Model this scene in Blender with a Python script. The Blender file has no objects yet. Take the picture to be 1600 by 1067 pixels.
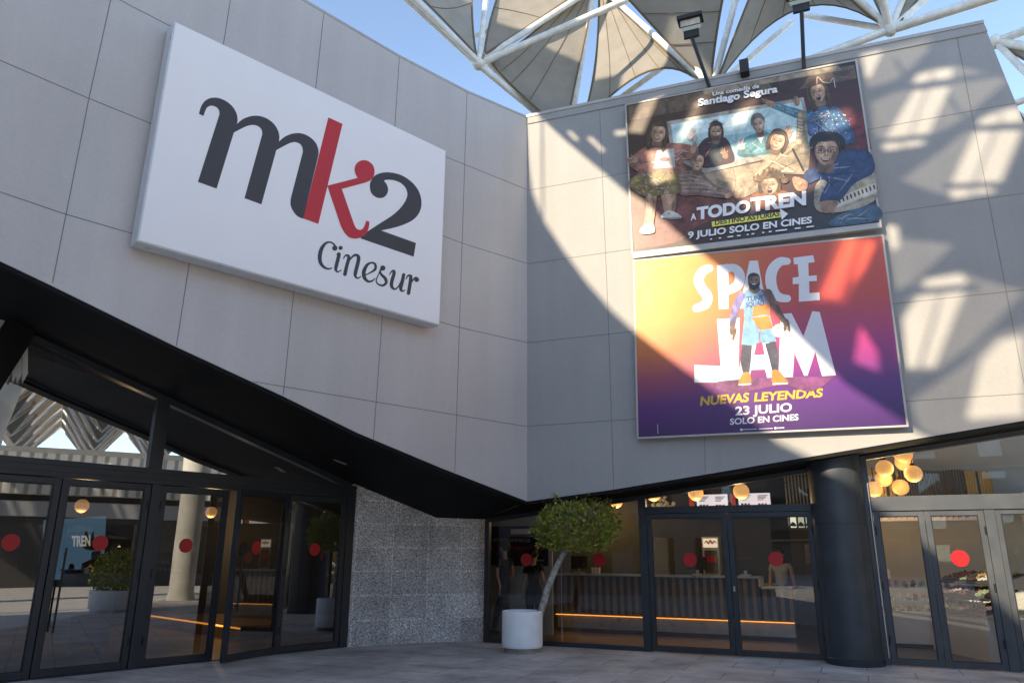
import bpy, bmesh, math, random
from mathutils import Vector, Matrix
random.seed(7)
scene = bpy.context.scene
R_ = math.radians

# ---------------------------------------------------------------- camera
FPX, PITCH, ROLL, EYE = 1157.66, R_(16.09), R_(-0.30), 1.55
cp, sp = math.cos(PITCH), math.sin(PITCH)
FWD = Vector((0, cp, sp)); _R = Vector((1, 0, 0)); _D = Vector((0, sp, -cp))
c_, s_ = math.cos(ROLL), math.sin(ROLL)
RGT = c_ * _R + s_ * _D
DWN = -s_ * _R + c_ * _D
CAM = Vector((0, 0, EYE))
cd = bpy.data.cameras.new('camera'); cam = bpy.data.objects.new('camera', cd)
scene.collection.objects.link(cam)
cd.sensor_width = 36.0; cd.lens = 36.0 * FPX / 1600.0
cd.clip_start = 0.05; cd.clip_end = 2000
m3 = Matrix((RGT, -DWN, -FWD)).transposed()
cam.matrix_world = Matrix.Translation(CAM) @ m3.to_4x4()
scene.camera = cam

# ---------------------------------------------------------------- light
SUN_AZ, SUN_EL = R_(226.6), R_(25.0)
TO_SUN = Vector((math.sin(SUN_AZ) * math.cos(SUN_EL), math.cos(SUN_AZ) * math.cos(SUN_EL), math.sin(SUN_EL)))
w = bpy.data.worlds.new('World'); scene.world = w; w.use_nodes = True
wn = w.node_tree.nodes; wl = w.node_tree.links
sky = wn.new('ShaderNodeTexSky'); sky.sky_type = 'NISHITA'; sky.sun_disc = False
sky.sun_elevation = SUN_EL; sky.sun_rotation = SUN_AZ
sky.altitude = 2500; sky.air_density = 0.85; sky.dust_density = 0.15; sky.ozone_density = 3.0
wl.new(sky.outputs[0], wn['Background'].inputs[0]); wn['Background'].inputs[1].default_value = 0.15
sd = bpy.data.lights.new('sun', 'SUN'); so = bpy.data.objects.new('sun', sd)
scene.collection.objects.link(so)
sd.energy = 2.0; sd.angle = R_(0.5); sd.color = (1.0, 0.95, 0.88)
so.rotation_euler = TO_SUN.to_track_quat('Z', 'Y').to_euler()
scene.view_settings.view_transform = 'Standard'; scene.view_settings.look = 'None'
scene.view_settings.exposure = 2.08; scene.view_settings.gamma = 1
scene.view_settings.use_white_balance = True; scene.view_settings.white_balance_temperature = 8700; scene.view_settings.white_balance_tint = 8
try:
    scene.cycles.max_bounces = 10; scene.cycles.transparent_max_bounces = 24
    scene.cycles.glossy_bounces = 4; scene.cycles.sample_clamp_indirect = 6
except Exception: pass

# ---------------------------------------------------------------- geometry helpers
def ray(px, py):
    return ((px - 800) * RGT + (py - 533.5) * DWN + FPX * FWD).normalized()
def at_z(px, py, z=0.0):
    d = ray(px, py); return CAM + d * ((z - EYE) / d.z)
def at_d(px, py, dist):                    # point at a horizontal distance from the eye
    d = ray(px, py); return CAM + d * (dist / math.hypot(d.x, d.y))

class Frame:                               # a vertical plane: u along, z up, n towards the plaza
    def __init__(s, O, az):
        s.O = Vector((O[0], O[1], 0)); a = R_(az); s.az = a
        s.d = Vector((math.sin(a), math.cos(a), 0)); s.n = Vector((math.cos(a), -math.sin(a), 0))
    def P(s, u, z, n=0.0): return s.O + s.d * u + s.n * n + Vector((0, 0, z))
    def hit(s, px, py, n=0.0):
        d = ray(px, py); O = s.O + s.n * n
        return CAM + d * ((O - CAM).dot(s.n) / d.dot(s.n))
    def uv(s, px, py, n=0.0):
        p = s.hit(px, py, n); return ((p - s.O).dot(s.d), p.z)
    def u(s, px, py, n=0.0): return s.uv(px, py, n)[0]
    def z(s, px, py, n=0.0): return s.uv(px, py, n)[1]

G2 = Frame((-0.50, 14.78), 114.0)
W2 = Frame((-0.91, 13.87), 112.0)
_c = W2.hit(823.5, 480); CORNER = Vector((_c.x, _c.y, 0))
W2.O = CORNER.copy()
W1 = Frame(CORNER, 45.7)
G1 = Frame((-2.89, 13.95), 41.3)

class MB:
    def __init__(s): s.v = []; s.f = []; s.m = []; s.uvs = {}
    def poly(s, pts, m=0):
        b = len(s.v); s.v += [Vector(p) for p in pts]; s.f.append(list(range(b, b + len(pts)))); s.m.append(m); return s
    def mesh(s, vs, fs, m=0):
        b = len(s.v); s.v += [Vector(p) for p in vs]
        for f in fs: s.f.append([b + i for i in f]); s.m.append(m)
        return s
    def prism(s, front, back, m=0):        # two matching loops
        n = len(front); b = len(s.v); s.v += [Vector(p) for p in front] + [Vector(p) for p in back]
        s.f.append(list(range(b, b + n))); s.m.append(m)
        s.f.append(list(range(b + 2 * n - 1, b + n - 1, -1))); s.m.append(m)
        for i in range(n):
            j = (i + 1) % n; s.f.append([b + j, b + i, b + n + i, b + n + j]); s.m.append(m)
        return s
    def slab(s, fr, uz, n0, n1, m=0):
        return s.prism([fr.P(u, z, n1) for u, z in uz], [fr.P(u, z, n0) for u, z in uz], m)
    def box(s, fr, u0, u1, z0, z1, n0, n1, m=0):
        return s.slab(fr, [(u0, z0), (u1, z0), (u1, z1), (u0, z1)], n0, n1, m)
    def bar(s, fr, a, b, wd, n0, n1, m=0): # straight bar between two (u,z) points
        A = Vector((a[0], a[1])); B = Vector((b[0], b[1])); t = (B - A).normalized(); q = Vector((-t.y, t.x)) * wd / 2
        return s.slab(fr, [tuple(A + q), tuple(A - q), tuple(B - q), tuple(B + q)][::-1], n0, n1, m)
    def tube(s, pts, r, seg=10, m=0, caps=True):
        pts = [Vector(p) for p in pts]; rs = r if isinstance(r, (list, tuple)) else [r] * len(pts)
        b = len(s.v); prev = None
        for i, p in enumerate(pts):
            t = (pts[min(i + 1, len(pts) - 1)] - pts[max(i - 1, 0)]).normalized()
            if prev is None:
                a = t.cross(Vector((0, 0, 1)))
                if a.length < 1e-3: a = t.cross(Vector((1, 0, 0)))
                a.normalize()
            else:
                a = (prev - t * prev.dot(t)).normalized()
            prev = a; bb = t.cross(a)
            for k in range(seg):
                an = 2 * math.pi * k / seg; s.v.append(p + (a * math.cos(an) + bb * math.sin(an)) * rs[i])
        for i in range(len(pts) - 1):
            for k in range(seg):
                k2 = (k + 1) % seg
                s.f.append([b + i * seg + k, b + i * seg + k2, b + (i + 1) * seg + k2, b + (i + 1) * seg + k]); s.m.append(m)
        if caps:
            s.f.append([b + k for k in range(seg)][::-1]); s.m.append(m)
            s.f.append([b + (len(pts) - 1) * seg + k for k in range(seg)]); s.m.append(m)
        return s
    def lathe(s, c, prof, seg=40, m=0):    # profile of (r,z) about a vertical axis at c
        b = len(s.v); c = Vector(c)
        for r, z in prof:
            for k in range(seg):
                a = 2 * math.pi * k / seg; s.v.append(c + Vector((r * math.cos(a), r * math.sin(a), z)))
        for i in range(len(prof) - 1):
            for k in range(seg):
                k2 = (k + 1) % seg
                s.f.append([b + i * seg + k, b + i * seg + k2, b + (i + 1) * seg + k2, b + (i + 1) * seg + k]); s.m.append(m)
        return s
    def ball(s, c, r, seg=18, rings=10, m=0, sc=(1, 1, 1)):
        c = Vector(c); b = len(s.v)
        for i in range(rings + 1):
            t = math.pi * i / rings
            for k in range(seg):
                a = 2 * math.pi * k / seg
                s.v.append(c + Vector((r * sc[0] * math.sin(t) * math.cos(a), r * sc[1] * math.sin(t) * math.sin(a), r * sc[2] * math.cos(t))))
        for i in range(rings):
            for k in range(seg):
                k2 = (k + 1) % seg
                s.f.append([b + i * seg + k, b + (i + 1) * seg + k, b + (i + 1) * seg + k2, b + i * seg + k2]); s.m.append(m)
        return s
    def cube(s, c, sx, sy, sz, rot=0.0, m=0):   # c = centre of the base
        c = Vector(c); ca, sa = math.cos(rot), math.sin(rot)
        def q(x, y, z): return c + Vector((x * ca - y * sa, x * sa + y * ca, z))
        X, Y = sx / 2, sy / 2
        lo = [q(-X, -Y, 0), q(X, -Y, 0), q(X, Y, 0), q(-X, Y, 0)]; hi = [p + Vector((0, 0, sz)) for p in lo]
        return s.prism(hi, lo, m)
    def build(s, name, mats, parent=None, smooth=False, bevel=0.0, kind=None, weld=True):
        me = bpy.data.meshes.new(name)
        off = Vector((0, 0, 0)); q = parent
        while q is not None: off += q.location; q = q.parent
        if parent is None and s.v:
            xs = [p.x for p in s.v]; ys = [p.y for p in s.v]; zs = [p.z for p in s.v]
            off = Vector(((min(xs) + max(xs)) / 2, (min(ys) + max(ys)) / 2, min(zs)))
        me.from_pydata([tuple(p - off) for p in s.v], [], s.f)
        if not isinstance(mats, (list, tuple)): mats = [mats]
        for mm in mats: me.materials.append(mm)
        if any(s.m): me.polygons.foreach_set('material_index', s.m)
        bm = bmesh.new(); bm.from_mesh(me)
        if weld: bmesh.ops.remove_doubles(bm, verts=bm.verts, dist=1e-5)
        bmesh.ops.recalc_face_normals(bm, faces=bm.faces)
        bm.to_mesh(me); bm.free()
        if smooth:
            me.polygons.foreach_set('use_smooth', [True] * len(me.polygons))
            try: me.set_sharp_from_angle(angle=R_(40))
            except Exception: pass
        o = bpy.data.objects.new(name, me); scene.collection.objects.link(o)
        if parent is not None: o.parent = parent
        else: o.location = off
        if bevel > 0:
            b = o.modifiers.new('bevel', 'BEVEL'); b.width = bevel; b.segments = 2; b.limit_method = 'ANGLE'
        if kind: o['kind'] = kind
        return o

def tag(o, label=None, cat=None, group=None, kind=None):
    if label: o['label'] = label
    if cat: o['category'] = cat
    if group: o['group'] = group
    if kind: o['kind'] = kind
    return o
def thing(name, loc, label, cat, group=None):
    o = bpy.data.objects.new(name, None); o.location = loc; o.empty_display_size = 0.2
    scene.collection.objects.link(o); return tag(o, label, cat, group)
def dup(root, loc, label=None):
    r = root.copy(); scene.collection.objects.link(r); r.location = loc
    if label: r['label'] = label
    for ch in list(root.children):
        c = ch.copy(); scene.collection.objects.link(c); c.parent = r
        for g in list(ch.children):
            d = g.copy(); scene.collection.objects.link(d); d.parent = c
    return r

# ---------------------------------------------------------------- materials
def mat(name, col, rough=0.5, metal=0.0, noise=0.0, scale=6.0, bump=0.0, emit=0.0, spec=0.5):
    m = bpy.data.materials.new(name); m.use_nodes = True; n = m.node_tree.nodes; l = m.node_tree.links
    b = n['Principled BSDF']; b.inputs['Base Color'].default_value = (*col, 1)
    b.inputs['Roughness'].default_value = rough; b.inputs['Metallic'].default_value = metal
    b.inputs['Specular IOR Level'].default_value = spec
    if noise > 0 or bump > 0:
        tc = n.new('ShaderNodeTexCoord'); nt = n.new('ShaderNodeTexNoise'); nt.inputs['Scale'].default_value = scale
        nt.inputs['Detail'].default_value = 6; l.new(tc.outputs['Object'], nt.inputs['Vector'])
        if noise > 0:
            r = n.new('ShaderNodeValToRGB'); e = r.color_ramp.elements
            e[0].position = 0.3; e[1].position = 0.7
            e[0].color = (*[c * (1 - noise) for c in col], 1); e[1].color = (*[min(1, c * (1 + noise)) for c in col], 1)
            l.new(nt.outputs[0], r.inputs[0]); l.new(r.outputs[0], b.inputs['Base Color'])
            mr = n.new('ShaderNodeMapRange'); mr.inputs[3].default_value = max(0.02, rough - .08); mr.inputs[4].default_value = rough + .08
            l.new(nt.outputs[0], mr.inputs[0]); l.new(mr.outputs[0], b.inputs['Roughness'])
        if bump > 0:
            bp = n.new('ShaderNodeBump'); bp.inputs['Strength'].default_value = bump; bp.inputs['Distance'].default_value = 0.01
            l.new(nt.outputs[0], bp.inputs['Height']); l.new(bp.outputs[0], b.inputs['Normal'])
    if emit > 0:
        b.inputs['Emission Color'].default_value = (*col, 1); b.inputs['Emission Strength'].default_value = emit
    return m
def glass(name, tint, base, ior=1.5):      # thin coated pane: mirror part + tinted see-through part
    m = bpy.data.materials.new(name); m.use_nodes = True; n = m.node_tree.nodes; l = m.node_tree.links
    n.remove(n['Principled BSDF']); out = n['Material Output']
    tr = n.new('ShaderNodeBsdfTransparent'); tr.inputs[0].default_value = (*tint, 1)
    gl = n.new('ShaderNodeBsdfGlossy'); gl.inputs['Roughness'].default_value = 0.0; gl.inputs[0].default_value = (.93, .96, 1, 1)
    fr = n.new('ShaderNodeFresnel'); fr.inputs[0].default_value = ior
    ma = n.new('ShaderNodeMath'); ma.operation = 'MULTIPLY_ADD'; ma.inputs[1].default_value = 1.0 - base; ma.inputs[2].default_value = base
    l.new(fr.outputs[0], ma.inputs[0]); mx = n.new('ShaderNodeMixShader')
    l.new(ma.outputs[0], mx.inputs[0]); l.new(tr.outputs[0], mx.inputs[1]); l.new(gl.outputs[0], mx.inputs[2]); l.new(mx.outputs[0], out.inputs[0])
    tc = n.new('ShaderNodeTexCoord'); nt = n.new('ShaderNodeTexNoise'); nt.inputs['Scale'].default_value = 0.7; nt.inputs['Detail'].default_value = 1
    l.new(tc.outputs['Object'], nt.inputs['Vector']); bp = n.new('ShaderNodeBump'); bp.inputs['Strength'].default_value = 0.02; bp.inputs['Distance'].default_value = 0.05
    l.new(nt.outputs[0], bp.inputs['Height']); l.new(bp.outputs[0], gl.inputs['Normal'])
    return m
def fabric(name, col, through=0.35, holes=0.0):   # woven membrane: reflects, glows with light from behind, may be perforated
    m = bpy.data.materials.new(name); m.use_nodes = True; n = m.node_tree.nodes; l = m.node_tree.links
    n.remove(n['Principled BSDF']); out = n['Material Output']
    tc = n.new('ShaderNodeTexCoord'); nt = n.new('ShaderNodeTexNoise'); nt.inputs['Scale'].default_value = 2.2; nt.inputs['Detail'].default_value = 7
    l.new(tc.outputs['Object'], nt.inputs['Vector']); r = n.new('ShaderNodeValToRGB'); e = r.color_ramp.elements
    e[0].position = .3; e[1].position = .72; e[0].color = (*[c * .78 for c in col], 1); e[1].color = (*col, 1)
    l.new(nt.outputs[0], r.inputs[0])
    d = n.new('ShaderNodeBsdfDiffuse'); t = n.new('ShaderNodeBsdfTranslucent'); l.new(r.outputs[0], d.inputs[0])
    t.inputs[0].default_value = (col[0], col[1] * .8, col[2] * .55, 1)
    mx = n.new('ShaderNodeMixShader'); mx.inputs[0].default_value = through
    l.new(d.outputs[0], mx.inputs[1]); l.new(t.outputs[0], mx.inputs[2]); last = mx
    if holes > 0:
        tp = n.new('ShaderNodeBsdfTransparent'); m2 = n.new('ShaderNodeMixShader'); m2.inputs[0].default_value = holes
        l.new(mx.outputs[0], m2.inputs[1]); l.new(tp.outputs[0], m2.inputs[2]); last = m2
    l.new(last.outputs[0], out.inputs[0]); return m

def m_pave():
    m = bpy.data.materials.new('plaza paving'); m.use_nodes = True; n = m.node_tree.nodes; l = m.node_tree.links
    b = n['Principled BSDF']; tc = n.new('ShaderNodeTexCoord'); mp = n.new('ShaderNodeMapping'); mp.inputs['Rotation'].default_value = (0, 0, R_(24))
    l.new(tc.outputs['Object'], mp.inputs['Vector'])
    br = n.new('ShaderNodeTexBrick'); br.inputs['Scale'].default_value = 1.0; br.inputs['Brick Width'].default_value = 1.2; br.inputs['Row Height'].default_value = .6
    br.inputs['Mortar Size'].default_value = .009; br.inputs['Mortar Smooth'].default_value = .2
    br.inputs['Color1'].default_value = (.62, .565, .525, 1); br.inputs['Color2'].default_value = (.53, .485, .455, 1); br.inputs['Mortar'].default_value = (.22, .195, .18, 1)
    l.new(mp.outputs[0], br.inputs['Vector'])
    n1 = n.new('ShaderNodeTexNoise'); n1.inputs['Scale'].default_value = 1.1; n1.inputs['Detail'].default_value = 9; n1.inputs['Roughness'].default_value = .7
    l.new(tc.outputs['Object'], n1.inputs['Vector'])
    n2 = n.new('ShaderNodeTexNoise'); n2.inputs['Scale'].default_value = 60; n2.inputs['Detail'].default_value = 3; l.new(tc.outputs['Object'], n2.inputs['Vector'])
    r1 = n.new('ShaderNodeValToRGB'); r1.color_ramp.elements[0].position = .35; r1.color_ramp.elements[1].position = .68
    r1.color_ramp.elements[0].color = (.5, .5, .52, 1); r1.color_ramp.elements[1].color = (1.15, 1.12, 1.1, 1); l.new(n1.outputs[0], r1.inputs[0])
    r2 = n.new('ShaderNodeValToRGB'); r2.color_ramp.elements[0].position = .35; r2.color_ramp.elements[1].position = .65
    r2.color_ramp.elements[0].color = (.78, .78, .78, 1); r2.color_ramp.elements[1].color = (1.15, 1.15, 1.15, 1); l.new(n2.outputs[0], r2.inputs[0])
    x = n.new('ShaderNodeMix'); x.data_type = 'RGBA'; x.blend_type = 'MULTIPLY'; x.inputs[0].default_value = 1
    l.new(br.outputs[0], x.inputs[6]); l.new(r1.outputs[0], x.inputs[7])
    y = n.new('ShaderNodeMix'); y.data_type = 'RGBA'; y.blend_type = 'MULTIPLY'; y.inputs[0].default_value = 1
    l.new(x.outputs[2], y.inputs[6]); l.new(r2.outputs[0], y.inputs[7])
    gv = n.new('ShaderNodeTexVoronoi'); gv.inputs['Scale'].default_value = 1.5; l.new(tc.outputs['Object'], gv.inputs['Vector']); gr = n.new('ShaderNodeValToRGB'); gr.color_ramp.elements[0].position = .035; gr.color_ramp.elements[1].position = .06
    gr.color_ramp.elements[0].color = (.45, .44, .43, 1); gr.color_ramp.elements[1].color = (1, 1, 1, 1); l.new(gv.outputs[0], gr.inputs[0])
    y2 = n.new('ShaderNodeMix'); y2.data_type = 'RGBA'; y2.blend_type = 'MULTIPLY'; y2.inputs[0].default_value = 1; l.new(y.outputs[2], y2.inputs[6]); l.new(gr.outputs[0], y2.inputs[7]); l.new(y2.outputs[2], b.inputs['Base Color'])
    b.inputs['Roughness'].default_value = .6; bp = n.new('ShaderNodeBump'); bp.inputs['Strength'].default_value = .25; bp.inputs['Distance'].default_value = .004
    l.new(n2.outputs[0], bp.inputs['Height']); l.new(bp.outputs[0], b.inputs['Normal']); return m
def m_granite():
    m = bpy.data.materials.new('speckled granite'); m.use_nodes = True; n = m.node_tree.nodes; l = m.node_tree.links
    b = n['Principled BSDF']; tc = n.new('ShaderNodeTexCoord')
    v = n.new('ShaderNodeTexVoronoi'); v.inputs['Scale'].default_value = 105; l.new(tc.outputs['Object'], v.inputs['Vector'])
    bw = n.new('ShaderNodeRGBToBW'); l.new(v.outputs['Color'], bw.inputs[0])
    r = n.new('ShaderNodeValToRGB'); r.color_ramp.interpolation = 'LINEAR'; e = r.color_ramp.elements
    e[0].position = .22; e[0].color = (.07, .07, .07, 1); e[1].position = .8; e[1].color = (.78, .76, .74, 1)
    k = r.color_ramp.elements.new(.52); k.color = (.40, .39, .38, 1); l.new(bw.outputs[0], r.inputs[0])
    ts = n.new('ShaderNodeTexBrick'); ts.inputs['Scale'].default_value = 1; ts.inputs['Brick Width'].default_value = .62; ts.inputs['Row Height'].default_value = .42; ts.offset = 0
    ts.inputs['Mortar Size'].default_value = .009; ts.inputs['Color1'].default_value = (1.0, 1.0, 1.02, 1); ts.inputs['Color2'].default_value = (1.4, 1.4, 1.4, 1); ts.inputs['Mortar'].default_value = (1.6, 1.58, 1.56, 1)
    mp = n.new('ShaderNodeMapping'); mp.vector_type = 'POINT'; mp.inputs['Rotation'].default_value = (R_(90), 0, R_(28))
    cx = n.new('ShaderNodeSeparateXYZ'); l.new(tc.outputs['Object'], cx.inputs[0]); cc = n.new('ShaderNodeCombineXYZ')
    l.new(cx.outputs[0], cc.inputs[0]); l.new(cx.outputs[2], cc.inputs[1]); l.new(cc.outputs[0], ts.inputs['Vector'])
    nt = n.new('ShaderNodeTexNoise'); nt.inputs['Scale'].default_value = 1.6; nt.inputs['Detail'].default_value = 4; l.new(tc.outputs['Object'], nt.inputs['Vector'])
    mr = n.new('ShaderNodeMapRange'); mr.inputs[1].default_value = .3; mr.inputs[2].default_value = .7; mr.inputs[3].default_value = .75; mr.inputs[4].default_value = 1.2; l.new(nt.outputs[0], mr.inputs[0])
    x = n.new('ShaderNodeMix'); x.data_type = 'RGBA'; x.blend_type = 'MULTIPLY'; x.inputs[0].default_value = 1
    l.new(r.outputs[0], x.inputs[6]); l.new(ts.outputs[0], x.inputs[7])
    y = n.new('ShaderNodeVectorMath'); y.operation = 'SCALE'; l.new(x.outputs[2], y.inputs[0]); l.new(mr.outputs[0], y.inputs['Scale'])
    l.new(y.outputs[0], b.inputs['Base Color']); b.inputs['Roughness'].default_value = .28; return m
def m_ribbed(name, col, scale, rough=.5, metal=0.0, dark=.45):     # corrugated sheet / boards: shape from bump, ribs run vertically
    m = bpy.data.materials.new(name); m.use_nodes = True; n = m.node_tree.nodes; l = m.node_tree.links
    b = n['Principled BSDF']; tc = n.new('ShaderNodeTexCoord'); w_ = n.new('ShaderNodeTexWave'); w_.bands_direction = 'X'; w_.inputs['Scale'].default_value = scale
    l.new(tc.outputs['Object'], w_.inputs['Vector']); r = n.new('ShaderNodeValToRGB'); r.color_ramp.elements[0].position = .15; r.color_ramp.elements[1].position = .45
    r.color_ramp.elements[0].color = (*[c * dark for c in col], 1); r.color_ramp.elements[1].color = (*col, 1); l.new(w_.outputs[1], r.inputs[0]); l.new(r.outputs[0], b.inputs['Base Color'])
    b.inputs['Roughness'].default_value = rough; b.inputs['Metallic'].default_value = metal
    bp = n.new('ShaderNodeBump'); bp.inputs['Strength'].default_value = .6; bp.inputs['Distance'].default_value = .04; l.new(w_.outputs[1], bp.inputs['Height']); l.new(bp.outputs[0], b.inputs['Normal'])
    return m
def m_planks(name, c1, c2, rot, rough=.4):
    m = bpy.data.materials.new(name); m.use_nodes = True; n = m.node_tree.nodes; l = m.node_tree.links
    b = n['Principled BSDF']; tc = n.new('ShaderNodeTexCoord'); mp = n.new('ShaderNodeMapping'); mp.inputs['Rotation'].default_value = (0, 0, rot); l.new(tc.outputs['Object'], mp.inputs['Vector'])
    br = n.new('ShaderNodeTexBrick'); br.inputs['Scale'].default_value = 1; br.inputs['Brick Width'].default_value = 1.4; br.inputs['Row Height'].default_value = .18; br.inputs['Mortar Size'].default_value = .003
    br.inputs['Color1'].default_value = (*c1, 1); br.inputs['Color2'].default_value = (*c2, 1); br.inputs['Mortar'].default_value = (.02, .015, .01, 1); l.new(mp.outputs[0], br.inputs['Vector'])
    l.new(br.outputs[0], b.inputs['Base Color']); b.inputs['Roughness'].default_value = rough; return m

def m_panel(name, col, r0=.34, spec=.5):
    m = bpy.data.materials.new(name); m.use_nodes = True; n = m.node_tree.nodes; l = m.node_tree.links; b = n['Principled BSDF']; tc = n.new('ShaderNodeTexCoord')
    prev = None
    for sc_, amt, vec in ((.35, .09, (1, 1, 1)), (2.6, .04, (1, 1, .06)), (26, .035, (1, 1, 1))):
        mp = n.new('ShaderNodeMapping'); mp.inputs['Scale'].default_value = vec; l.new(tc.outputs['Object'], mp.inputs['Vector'])
        nt = n.new('ShaderNodeTexNoise'); nt.inputs['Scale'].default_value = sc_; nt.inputs['Detail'].default_value = 6; l.new(mp.outputs[0], nt.inputs['Vector'])
        mr = n.new('ShaderNodeMapRange'); mr.inputs[1].default_value = .3; mr.inputs[2].default_value = .7; mr.inputs[3].default_value = 1 - amt; mr.inputs[4].default_value = 1 + amt; l.new(nt.outputs[0], mr.inputs[0])
        v_ = n.new('ShaderNodeVectorMath'); v_.operation = 'SCALE'
        if prev is None: v_.inputs[0].default_value = col
        else: l.new(prev, v_.inputs[0])
        l.new(mr.outputs[0], v_.inputs['Scale']); prev = v_.outputs[0]; last = nt
    l.new(prev, b.inputs['Base Color']); r = n.new('ShaderNodeMapRange'); b.inputs['Specular IOR Level'].default_value = spec; r.inputs[3].default_value = r0; r.inputs[4].default_value = r0 + .16; l.new(last.outputs[0], r.inputs[0]); l.new(r.outputs[0], b.inputs['Roughness']); return m
M = {}
M['panel'] = m_panel('composite panel', (.52, .475, .45))  # same cladding on both walls; lightened here for missing bounced light
M['panel_dimmed'] = m_panel('composite panel dimmed for sun', (.345, .335, .325), .75, .12)  # same cladding, darkened so the sunlit wall does not burn out
M['joint'] = mat('panel joint', (.19, .18, .175), .8)
M['cap'] = mat('parapet metal', (.42, .39, .37), .4, noise=.08, scale=3)
M['soffit'] = mat('black soffit', (.006, .006, .006), .7, noise=.2, scale=2, spec=.2)
M['frame'] = mat('anthracite aluminium', (.026, .031, .037), .38, noise=.12, scale=5)
M['beam'] = mat('anthracite aluminium sun tone', (.075, .082, .09), .42, metal=.35, noise=.1, scale=4)  # same aluminium as the dark frames, lightened to show the sun on it
M['frame_sunlit'] = mat('sunlit aluminium', (.07, .078, .086), .42, metal=.35, noise=.1, scale=4)  # the same anthracite with the sunlight put into its colour
M['column'] = mat('painted steel column', (.05, .058, .066), .45, metal=.2, noise=.22, scale=3)
M['pave'] = m_pave(); M['granite'] = m_granite()
M['glass_hall'] = glass('coated dark glass', (.34, .35, .35), .20)
M['glass_top'] = glass('coated mirror glass', (.45, .46, .47), .62)
M['glass_cafe'] = glass('clear shop glass', (.74, .76, .75), .035)
M['white'] = mat('white acrylic', (.91, .87, .86), .35, noise=.012, scale=2)
M['signedge'] = mat('satin sign edge', (.62, .64, .66), .3, noise=.05, scale=4)
M['ink'] = mat('charcoal vinyl', (.055, .045, .045), .45)
M['red'] = mat('red vinyl', (.60, .022, .028), .4)
M['dot'] = mat('red window sticker', (.50, .008, .012), .35)
M['dotback'] = mat('dark sticker', (.02, .012, .012), .5)
M['steel'] = mat('white painted steel', (.76, .73, .68), .4, noise=.16, scale=5)
M['rust'] = mat('grimy steel joint', (.35, .25, .18), .7, noise=.4, scale=12)
M['sail'] = fabric('shade membrane', (.315, .29, .265), .22)
M['sailgrey'] = fabric('weathered membrane', (.36, .345, .335), .22)
M['seamf'] = mat('membrane seam', (.16, .12, .07), .9)
M['mesh'] = fabric('half-shade caster fabric', (.45, .42, .38), .3, .22)  # lets part of the sun through for the half-lit patches on the facade
M['black'] = mat('black painted metal', (.012, .012, .013), .4)
M['lampglass'] = mat('floodlight lens', (.5, .42, .36), .15, noise=.3, scale=8)
M['pot'] = mat('pale concrete pot', (.88, .88, .87), .6, noise=.06, scale=5, bump=.15)
M['potbase'] = mat('brown concrete foot', (.30, .26, .23), .8, noise=.2, scale=9)
M['soil'] = mat('soil', (.06, .045, .03), .95, noise=.4, scale=20)
M['bark'] = mat('pale bark', (.36, .33, .29), .85, noise=.45, scale=14, bump=.5)
M['twig'] = mat('twig', (.36, .29, .22), .9, noise=.3, scale=20)
M['metal'] = mat('brushed steel', (.55, .55, .54), .3, metal=.9, noise=.1, scale=6)
M['handle'] = mat('dark steel handle', (.03, .03, .033), .3, metal=.6)
M['wallwarm'] = mat('warm plaster', (.11, .098, .085), .8, noise=.1, scale=2)
M['walldark'] = mat('dark wall', (.05, .048, .047), .7, noise=.15, scale=2)
M['wallpale'] = mat('pale plaster', (.60, .58, .52), .75, noise=.07, scale=2)
M['concrete'] = mat('concrete', (.42, .40, .35), .85, noise=.18, scale=1.2)
M['floorwood'] = m_planks('oak plank floor', (.26, .16, .08), (.20, .12, .06), R_(20))
M['floordark'] = m_planks('grey brown floor', (.12, .10, .085), (.09, .075, .065), R_(-24), .35)
M['led'] = mat('warm light strip', (1.0, .40, .09), .5, emit=.42)
M['globe'] = mat('opal globe', (1.0, .54, .22), .4, emit=.18)
M['screen'] = mat('bright menu screen', (.55, .56, .78), .3, emit=.34)
M['screenred'] = mat('red screen panel', (.35, .02, .02), .3, emit=.15)
M['slat'] = mat('wooden slat', (.24, .16, .10), .55, noise=.2, scale=4)
M['slatdark'] = mat('dark slat panel', (.06, .055, .055), .6)
M['gold'] = mat('gilded slat', (.62, .42, .15), .4, metal=.4)
M['counter'] = mat('white counter front', (.66, .65, .63), .5, noise=.05, scale=3)
M['grey'] = mat('mid grey laminate', (.34, .34, .35), .5)
M['skin'] = mat('skin', (.45, .26, .18), .5)
M['cloth'] = mat('black cloth', (.014, .014, .016), .9)
M['hair'] = mat('dark hair', (.012, .009, .008), .6)
M['whitecloth'] = mat('white cloth', (.6, .6, .6), .9)
M['screenframe'] = mat('screen frame', (.012, .012, .014), .4)

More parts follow.
